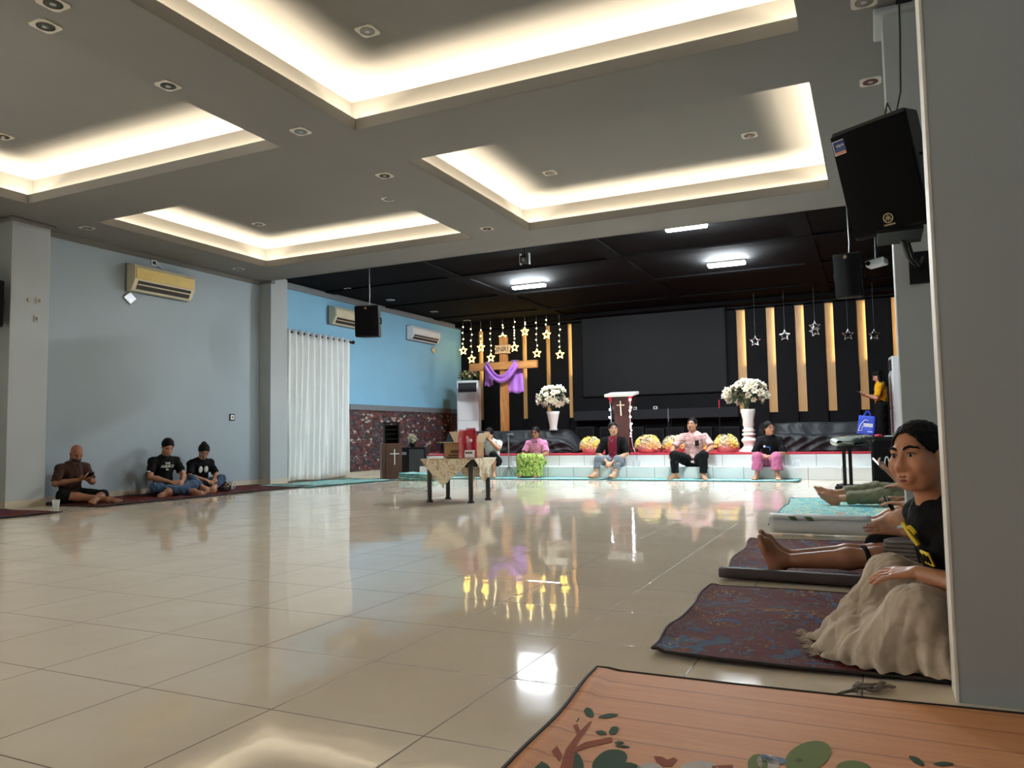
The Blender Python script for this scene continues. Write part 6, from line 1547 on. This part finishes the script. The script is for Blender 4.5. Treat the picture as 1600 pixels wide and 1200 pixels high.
# woman in maroon with black cardigan
t, R, W = sit(-4.52, FR + 4, dict(che=(-.01, 0, .41), nek=(.015, 0, .545), hed=(.045, .01, .70), hf=(.92, .42, .04), sL=(.0, .19, .495), sR=(.0, -.19, .495), eL=(.11, .27, .24), eR=(.11, -.27, .24), wL=(.36, .06, .09), wR=(.36, -.05, .10), hdL=(.6, -.7, -.4), hdR=(.6, .6, -.5), hnL=(-.4, -.2, -.8), hnR=(-.4, .2, -.8), kL=(.38, .17, .13), kR=(.38, -.20, .14), aL=(.50, .12, -.13), aR=(.46, -.24, -.13), tL=(1, -.25, .25), tR=(1, -.5, .25), fat=1.15), 'woman in maroon top, black cardigan and grey leggings in front of the lectern', sc=1.02, skin_m=SK3)
M_MAROON = cloth_mat('maroon top', srgb(112, 26, 44))
def card(c, W):
    p = c - W['che']; L = unit(W['sL'] - W['sR']); F = W['F']; return ((np.abs(p @ L) > .085) | (p @ F < .01)).astype(int)
shirt(t, W, None, 1.02, sleeve=.98, seed=15, loose=.022, mats=[M_MAROON, M_BLKT], paint=card, drop=.06)
p, F, L, U = chest_pt(W, -.01, .10, 1, .125); MB().tube([p - L * .035 + U * .01, p - U * .03, p + L * .035 + U * .01], .004, seg=6).ball(p - U * .045, .012).build('necklace', M_CHROME, t)
trousers(t, W, cloth_mat('grey leggings', srgb(108, 116, 126)), 1.02, leg=1.62, seed=16)
hair_cap(t, W, 1.02, (.066, .068, -.012), .014, extra=lambda E, H, s: E.cone(H(-.07, 0, .0), H(-.085, 0, -.10), .06 * s, .05 * s).cone(H(-.03, .06, -.03), H(-.05, .07, -.12), .03 * s, .025 * s).cone(H(-.03, -.06, -.03), H(-.05, -.07, -.12), .03 * s, .025 * s)); glasses(t, W, 1.02)
# man in pink patterned shirt, knees apart, hands on thighs
t, R, W = sit(-3.0, FR - 1, dict(che=(-.02, 0, .43), nek=(.0, 0, .575), hed=(.03, -.01, .735), hf=(.96, -.18, .10), sL=(-.02, .205, .53), sR=(-.02, -.205, .53), eL=(.10, .33, .33), eR=(.10, -.34, .33), wL=(.34, .285, .26), wR=(.34, -.30, .26), hdL=(.75, .0, -.6), hdR=(.75, 0, -.6), hnL=(-.5, -.1, -.8), hnR=(-.5, .1, -.8), cL=.5, cR=.5, kL=(.40, .25, .21), kR=(.40, -.25, .21), aL=(.41, .24, -.13), aR=(.40, -.24, -.13), tL=(1, .5, -.05), tR=(1, -.8, -.05), fat=1.05), 'man in a pink patterned shirt with hands on his knees on the step', sc=1.04, skin_m=SK2)
M_PINKP = pattern_mat('pink batik shirt', [(0, srgb(216, 190, 186)), (.42, srgb(206, 164, 160)), (.5, srgb(176, 108, 108)), (.56, srgb(222, 200, 194)), (.64, srgb(150, 92, 92))], 24, .8, 1.4, bump=.2)
shirt(t, W, M_PINKP, 1.04, sleeve=.85, seed=17, loose=.024, drop=.07, amp=.008); collar(t, W, M_PINKP, 1.04); trousers(t, W, M_BLKP, 1.04, leg=1.88, seed=18, loose=.018)
hair_cap(t, W, 1.04, (.066, .068, -.012), .009)
p, F, L, U = chest_pt(W, .085, -.02, 1.04, .150); MB().box((-.036, -.05, -.006), (.036, .05, .006), bevel=.006, M=Matrix.Translation(Vector(p)) @ Matrix([list(L) + [0], list(U) + [0], list(F) + [0], [0, 0, 0, 1]]).transposed()).build('dark_pocket', M_BLACK, t)
# woman in black with pink trousers and glasses
t, R, W = sit(-1.68, FR - 2, dict(che=(.0, 0, .40), nek=(.03, 0, .535), hed=(.065, .01, .685), hf=(.72, .68, .06), sL=(.02, .17, .49), sR=(.02, -.17, .49), eL=(.10, .25, .24), eR=(.10, -.25, .24), wL=(.30, .07, .20), wR=(.30, -.07, .20), hdL=(.6, -.75, .0), hdR=(.6, .75, 0), hnL=(-.2, 0, -.9), hnR=(-.2, 0, -.9), kL=(.36, .16, .18), kR=(.36, -.16, .18), aL=(.40, .17, -.13), aR=(.38, -.17, -.13)), 'woman with glasses in a black shirt and pink wide trousers, rightmost on the step', sc=.98, skin_m=SK2)
shirt(t, W, M_BLKT, .98, sleeve=.95, seed=19, loose=.02); trousers(t, W, cloth_mat('pink wide trousers', srgb(186, 102, 140)), .98, leg=1.72, seed=20, loose=.026, flare=.03)
hair_cap(t, W, .98, (.066, .068, -.012), .014, extra=lambda E, H, s: E.cone(H(-.10, 0, .03), H(-.13, 0, -.06), .04 * s, .03 * s)); glasses(t, W, .98)
p, F, L, U = chest_pt(W, -.03, -.06, .98, .130); M = Matrix([list(L) + [0], list(U) + [0], list(F) + [0], [0, 0, 0, 1]]).transposed()
MB().ball(p - L * .04 + U * .03, (.02, .02, .006), M=M, u=10, v=6).build('white_badge', M_WHITE, t)
MB().tube([p - L * .01 + U * .02, p + L * .045 + U * .02, p + L * .05 - U * .04], .009, seg=6).build('blue_print', mat('blue print', srgb(40, 96, 170), .6), t)

# ------------------------------------------------------------------ woman in yellow standing on the stage
t, R, W = person((.14, 17.45, Z2 + .80), 172, dict(pel=(0, 0, .08), wai=(0, 0, .22), che=(0, 0, .39), nek=(.01, 0, .52), hed=(.05, .0, .675), hf=(.86, .12, -.5), hu=(.45, 0, .9), sL=(0, .165, .475), sR=(0, -.165, .475), eL=(.05, .22, .21), eR=(.04, -.21, .21), wL=(.26, .06, .29), wR=(.27, -.04, .27), hdL=(.85, -.3, .25), hdR=(.85, .3, .25), hnL=(-.2, -.4, .85), hnR=(-.2, .4, .85), cL=.6, cR=.6, hL=(0, .08, .06), hR=(0, -.08, .06), kL=(.02, .085, -.36), kR=(.0, -.085, -.36), aL=(-.01, .09, -.725), aR=(-.03, -.09, -.725)), 'woman with long hair in a yellow shirt standing on the stage with a phone', skin_m=SK2, sc=1.0)
shirt(t, W, cloth_mat('yellow shirt', srgb(232, 168, 22)), 1, sleeve=.85, seed=21, loose=.02, drop=.02); trousers(t, W, M_BLKP, 1, leg=1.9, seed=22, loose=.03)
hair_cap(t, W, 1, (.066, .068, -.012), .016, extra=lambda E, H, s: E.cone(H(-.06, 0, .02), H(-.04, 0, -.22), .075 * s, .05 * s).cone(H(-.02, .06, -.02), H(.07, .09, -.26), .035 * s, .03 * s).cone(H(-.02, -.06, -.02), H(.05, -.09, -.24), .035 * s, .03 * s))
phone(R((.40, .01, .345)), R.d((.8, 0, .5)), R.d((-.5, 0, .85)), 'phone held by the woman in yellow')

# ------------------------------------------------------------------ people along the right wall, legs stretched toward the hall
# khaki trousers, raised arm with phone, deepest of the row
t, R, W = person((.50, 9.2, .012), 180, dict(pel=(0, 0, .11), wai=(-.05, 0, .25), che=(-.10, 0, .40), nek=(-.10, 0, .54), hed=(-.08, 0, .69), hf=(.95, 0, -.2), sL=(-.09, .18, .49), sR=(-.09, -.18, .49), kL=(.50, .06, .11), kR=(.52, -.12, .17), aL=(.93, -.02, .065), aR=(.97, -.05, .12), tL=(.75, .12, .62), tR=(.72, -.05, .66), uL=(-.62, 0, .76), uR=(-.66, 0, .72),
    eR=(.24, -.20, .22), wR=(.40, -.14, .375), hdR=(.75, .2, .6), hnR=(-.5, .3, .5), cR=.8, eL=(.14, .24, .27), wL=(.32, .12, .23)), 'person in khaki trousers with bare feet on the turquoise mat, raising a phone', 'people along the right wall', skin_m=SK2, sc=1.0)
trousers(t, W, cloth_mat('khaki trousers', srgb(112, 112, 88)), 1, leg=1.72, seed=23, loose=.022, amp=.005); shirt(t, W, M_BLKT, 1, sleeve=.9, seed=24); hair_cap(t, W, 1)
phone(R((.495, -.12, .45)), R.d((.6, .1, .7)), R.d((-.7, .2, .6)), 'phone raised by the person in khaki trousers', lit=True)
# brown shorts, knees drawn in, holding a phone
t, R, W = person((.50, 6.78, .012), 180, dict(cross_legs, pel=(0, 0, .11), sL=(-.0, .18, .49), sR=(-.0, -.18, .49), kL=(.36, .20, .16), kR=(.36, -.22, .15), aL=(.56, .02, .07), aR=(.58, -.16, .07), tL=(.6, -.8, .1), tR=(.6, .8, .1), eL=(.10, .23, .27), wL=(.34, .12, .25), eR=(.10, -.23, .28), wR=(.34, -.06, .27), hdL=(.9, -.2, .1), hdR=(.9, .2, .2)), 'person in dark brown shorts with bare knees drawn in, by the right pillar', 'people along the right wall', skin_m=SK3, sc=.98)
trousers(t, W, mat('woolly brown cloth', srgb(62, 48, 42), .95, noise=.35, scale=60, bump=1.0, bscale=120), .98, leg=.82, seed=25, loose=.02); shirt(t, W, M_BLKT, .98, sleeve=.7, seed=26); hair_cap(t, W, .98)
phone(R((.43, .05, .24)), R.d((.4, 0, .8)), R.d((-.8, .3, .4)), 'black phone in the hand of the person in brown shorts')
# striped shorts, bare stretched legs, open hand, black bag
M_STR = NT('grey striped cloth'); tcx = M_STR.n('ShaderNodeTexCoord'); wv = M_STR.n('ShaderNodeTexWave', wave_type='BANDS', bands_direction='Z'); wv.inputs['Scale'].default_value = 16; wv.inputs['Distortion'].default_value = .6
M_STR.l(tcx.outputs['Object'], wv.inputs['Vector']); M_STR.l(M_STR.ramp(wv.outputs['Fac'], [(0, srgb(52, 46, 44)), (.45, srgb(70, 62, 58)), (.55, srgb(142, 130, 120)), (.8, srgb(100, 90, 84))]), M_STR.b.inputs['Base Color']); M_STR.b.inputs['Roughness'].default_value = .85
t, R, W = person((.52, 4.80, .016), 180, dict(pel=(0, 0, .11), wai=(-.04, 0, .25), che=(-.05, 0, .40), nek=(-.05, 0, .54), hed=(-.02, -.05, .69), sL=(-.06, .18, .49), sR=(-.06, -.18, .49), kL=(.52, .06, .105), kR=(.52, -.13, .10), aL=(1.00, .05, .060), aR=(1.01, -.10, .062), tL=(.32, .12, .95), tR=(.36, -.1, .95), uL=(-.9, 0, .35), uR=(-.9, 0, .35), eL=(.10, .22, .22), wL=(.40, .06, .245), hdL=(.98, -.05, .12), hnL=(.0, -.45, -.8), cL=.18, eR=(.1, -.24, .25), wR=(.30, -.10, .18)), 'person in grey striped shorts with bare legs stretched over the red mat', 'people along the right wall', skin_m=SK1, sc=1.04, vox=.0062)
trousers(t, W, M_STR.m, 1.04, leg=.93, seed=27, loose=.022); shirt(t, W, M_BLKT, 1.04, sleeve=.7, seed=28); hair_cap(t, W, 1.04)
q = lerp(W['kL'], W['aL'], .12); dq = unit(W['aL'] - W['kL']); MB().tube([V3(q) + .062 * (V3((0, 1, 0)) * math.cos(a) + unit(np.cross(dq, (0, 1, 0))) * math.sin(a)) + dq * .02 * math.cos(a) for a in [2 * PI * k / 24 for k in range(24)]], .012, seg=8, closed=True).build('knee_band', M_BLKT, t)
B = Field(); B.cone((.02, 5.00, .13), (.22, 5.02, .13), .115, .125, .04, sq=((0, 1, 0), .55)); v, f = B.mesh(.01); v = folds(v, f, .006, 22, 8); v[:, 2] = np.maximum(v[:, 2], .03)
t = thing('shoulder_bag', (.12, 5.0, .03), 'soft black shoulder bag behind the bare legs on the red mat', 'bag'); np_mesh('fabric', v, f, M_BLKT, t)
MB().tube([(-.08, 4.98, .12), (-.16, 4.96, .07), (-.21, 4.94, .04), (-.12, 4.93, .10), (-.02, 4.93, .19)], .012, seg=8).build('strap', M_BLKT, t)

# ------------------------------------------------------------------ the woman nearest the camera
SKF = skin('warm brown skin', srgb(186, 128, 94), .45)
t, R, W = person((.36, 3.23, .018), 183, dict(pel=(0, 0, .115), wai=(.07, .0, .26), che=(.125, .02, .41), nek=(.185, .08, .565), hed=(.232, .122, .717), hf=(.66, .74, -.06), hu=(.12, .02, 1), sL=(.10, .19, .495), sR=(.20, -.12, .51), eL=(.05, .235, .265), eR=(.14, -.25, .28), wL=(.25, .085, .300), wR=(.26, -.30, .16), hdL=(.9, -.35, -.10), hnL=(-.05, -.3, -.9), hdR=(.8, .4, -.1), hnR=(0, .2, -.95), cL=.35, cR=.4,
    hL=(0, .09, .11), hR=(0, -.09, .11), kL=(.27, .20, .18), kR=(.32, -.16, .24), aL=(.36, .12, .07), aR=(.38, -.08, .07), tL=(1, .1, -.05), tR=(1, -.1, -.05), fat=1.02), 'woman in a black shirt and cream shawl skirt, nearest the camera behind the grey wall', None, skin_m=SKF, sc=1.0, vox=.0034, close=True)
hair_cap(t, W, 1, (.070, .084, -.006), .008, vox=.004, extra=lambda E, H, s: E.ball(H(-.115, 0, .02), .045 * s))
for S in 'LR':
    m = MB()
    for (p, v_) in W['tips' + S]: m.ball(p + unit(W['hn' + S]) * -.0050 + v_ * .001, (.0055, .0055, .0045), u=8, v=6)
    m.build('finger_nails', M_NAIL, t)
shirt(t, W, M_BLKT, 1, sleeve=.93, seed=31, loose=.022, vox=.006, amp=.005)
M_YEL = mat('yellow shirt print', srgb(226, 196, 40), .6, noise=.1)
p, F, L, U = chest_pt(W, .035, .045, 1, .128)
def onM(du, dl, out=0): return Matrix.Translation(Vector(p + U * du + L * dl + F * out)) @ Matrix([list(L) + [0], list(U) + [0], list(F) + [0], [0, 0, 0, 1]]).transposed()
m = MB(); m.text('C', .085, onM(.045, -.01) @ Matrix.Rotation(-.6, 4, 'Z'), depth=.006); m.tube([onM(.08, -.045) @ Vector((0, 0, 0)), onM(.05, -.02) @ Vector((0, 0, .004)), onM(.005, .012) @ Vector((0, 0, .004))], .009, seg=6)
m.build('chest_print', M_YEL, t)
m = MB(); m.box((-.030, -.026, -.004), (.036, .026, .004), bevel=.003, M=onM(-.045, .02)); m.build('print_patch', M_YEL, t)
m = MB(); m.text('UN', .045, onM(-.045, .022, .006), depth=.003); m.build('print_lettering', M_BLKT, t)
# shawl wrapped over the legs as a skirt
M_SHAWL = NT('cream woven shawl'); tcx = M_SHAWL.n('ShaderNodeTexCoord'); nz = M_SHAWL.noise(tcx.outputs['Object'], 9, 5, .6)
M_SHAWL.l(M_SHAWL.ramp(nz.outputs['Fac'], [(.3, srgb(176, 160, 142)), (.7, srgb(200, 186, 168))]), M_SHAWL.b.inputs['Base Color']); M_SHAWL.b.inputs['Roughness'].default_value = .9
nb = M_SHAWL.noise(tcx.outputs['Object'], 420, 2); M_SHAWL.l(M_SHAWL.bump(nb.outputs['Fac'], .35, .002), M_SHAWL.b.inputs['Normal'])
B = Field()
B.cone(R((-.02, .0, .12)), R((.02, 0, .24)), .165, .135, .06)
kL, kR = W['kL'], W['kR']
B.cone(W['hL'], kL, .125, .090, .05); B.cone(W['hR'], kR, .115, .080, .05)
B.cone(kL, R((.40, .21, .04)), .090, .085, .05); B.cone(kR, R((.50, -.02, .05)), .080, .065, .05)
B.cone(R((.12, .235, .02)), R((.40, .25, .02)), .10, .07, .06); B.cone(R((.0, .20, .04)), R((.12, .235, .04)), .10, .10, .06)
B.cone(lerp(kL, kR, .5) - V3((-.06, 0, .10)), R((.46, .08, .03)), .12, .09, .07)
B.cone(R((.50, .02, .02)), R((.60, .08, .0)), .06, .030, .05); B.cone(R((.46, .16, .01)), R((.56, .20, .0)), .06, .028, .05); B.cone(R((.52, -.10, .01)), R((.60, -.06, .0)), .05, .03, .05)
v, f = B.mesh(.0055)
c0 = R((.2, .02, .2)); ang = np.arctan2(v[:, 1] - c0[1], v[:, 0] - c0[0]); low = np.clip((.26 - v[:, 2]) / .26, 0, 1)
rad = np.stack([np.cos(ang), np.sin(ang), 0 * ang], 1)
v = v + rad * (low * (.016 * np.sin(ang * 15 + 1.5 * np.sin(v[:, 2] * 9)) + .010 * np.sin(ang * 33 + 2 * np.sin(v[:, 2] * 16))))[:, None]
v = folds(v, f, .0050, 21, 33, axis=(0, 0, 1)); v = folds(v, f, .0022, 60, 34)
v[:, 2] = np.maximum(v[:, 2], .020 + .004 * (1 + np.sin(ang * 40)))
np_mesh('shawl_skirt', v, f, M_SHAWL.m, t)
r8 = np.random.default_rng(8)
for part in (0, 1):
    m = MB()
    for k in range(24):
        if part == 0: q = onz(1385 + 90 * (k / 23.0), 1044 + 2 * math.sin(k), .024); d = Vector((r8.uniform(-.4, .4), -1, 0))
        else: q = onz(1252 + 26 * (k / 23.0), 985 + 40 * (k / 23.0), .024); d = Vector((-1, r8.uniform(-.7, .3), 0))
        d = d.normalized() * r8.uniform(.015, .04); m.tube([q - d * .6, q + Vector((0, 0, .006)), q + d * .6 + Vector((r8.uniform(-.008, .008), 0, 0)), q + d], [.002, .0028, .0024, .0016], seg=5)
    m.build('shawl_fringe', M_SHAWL.m, t)
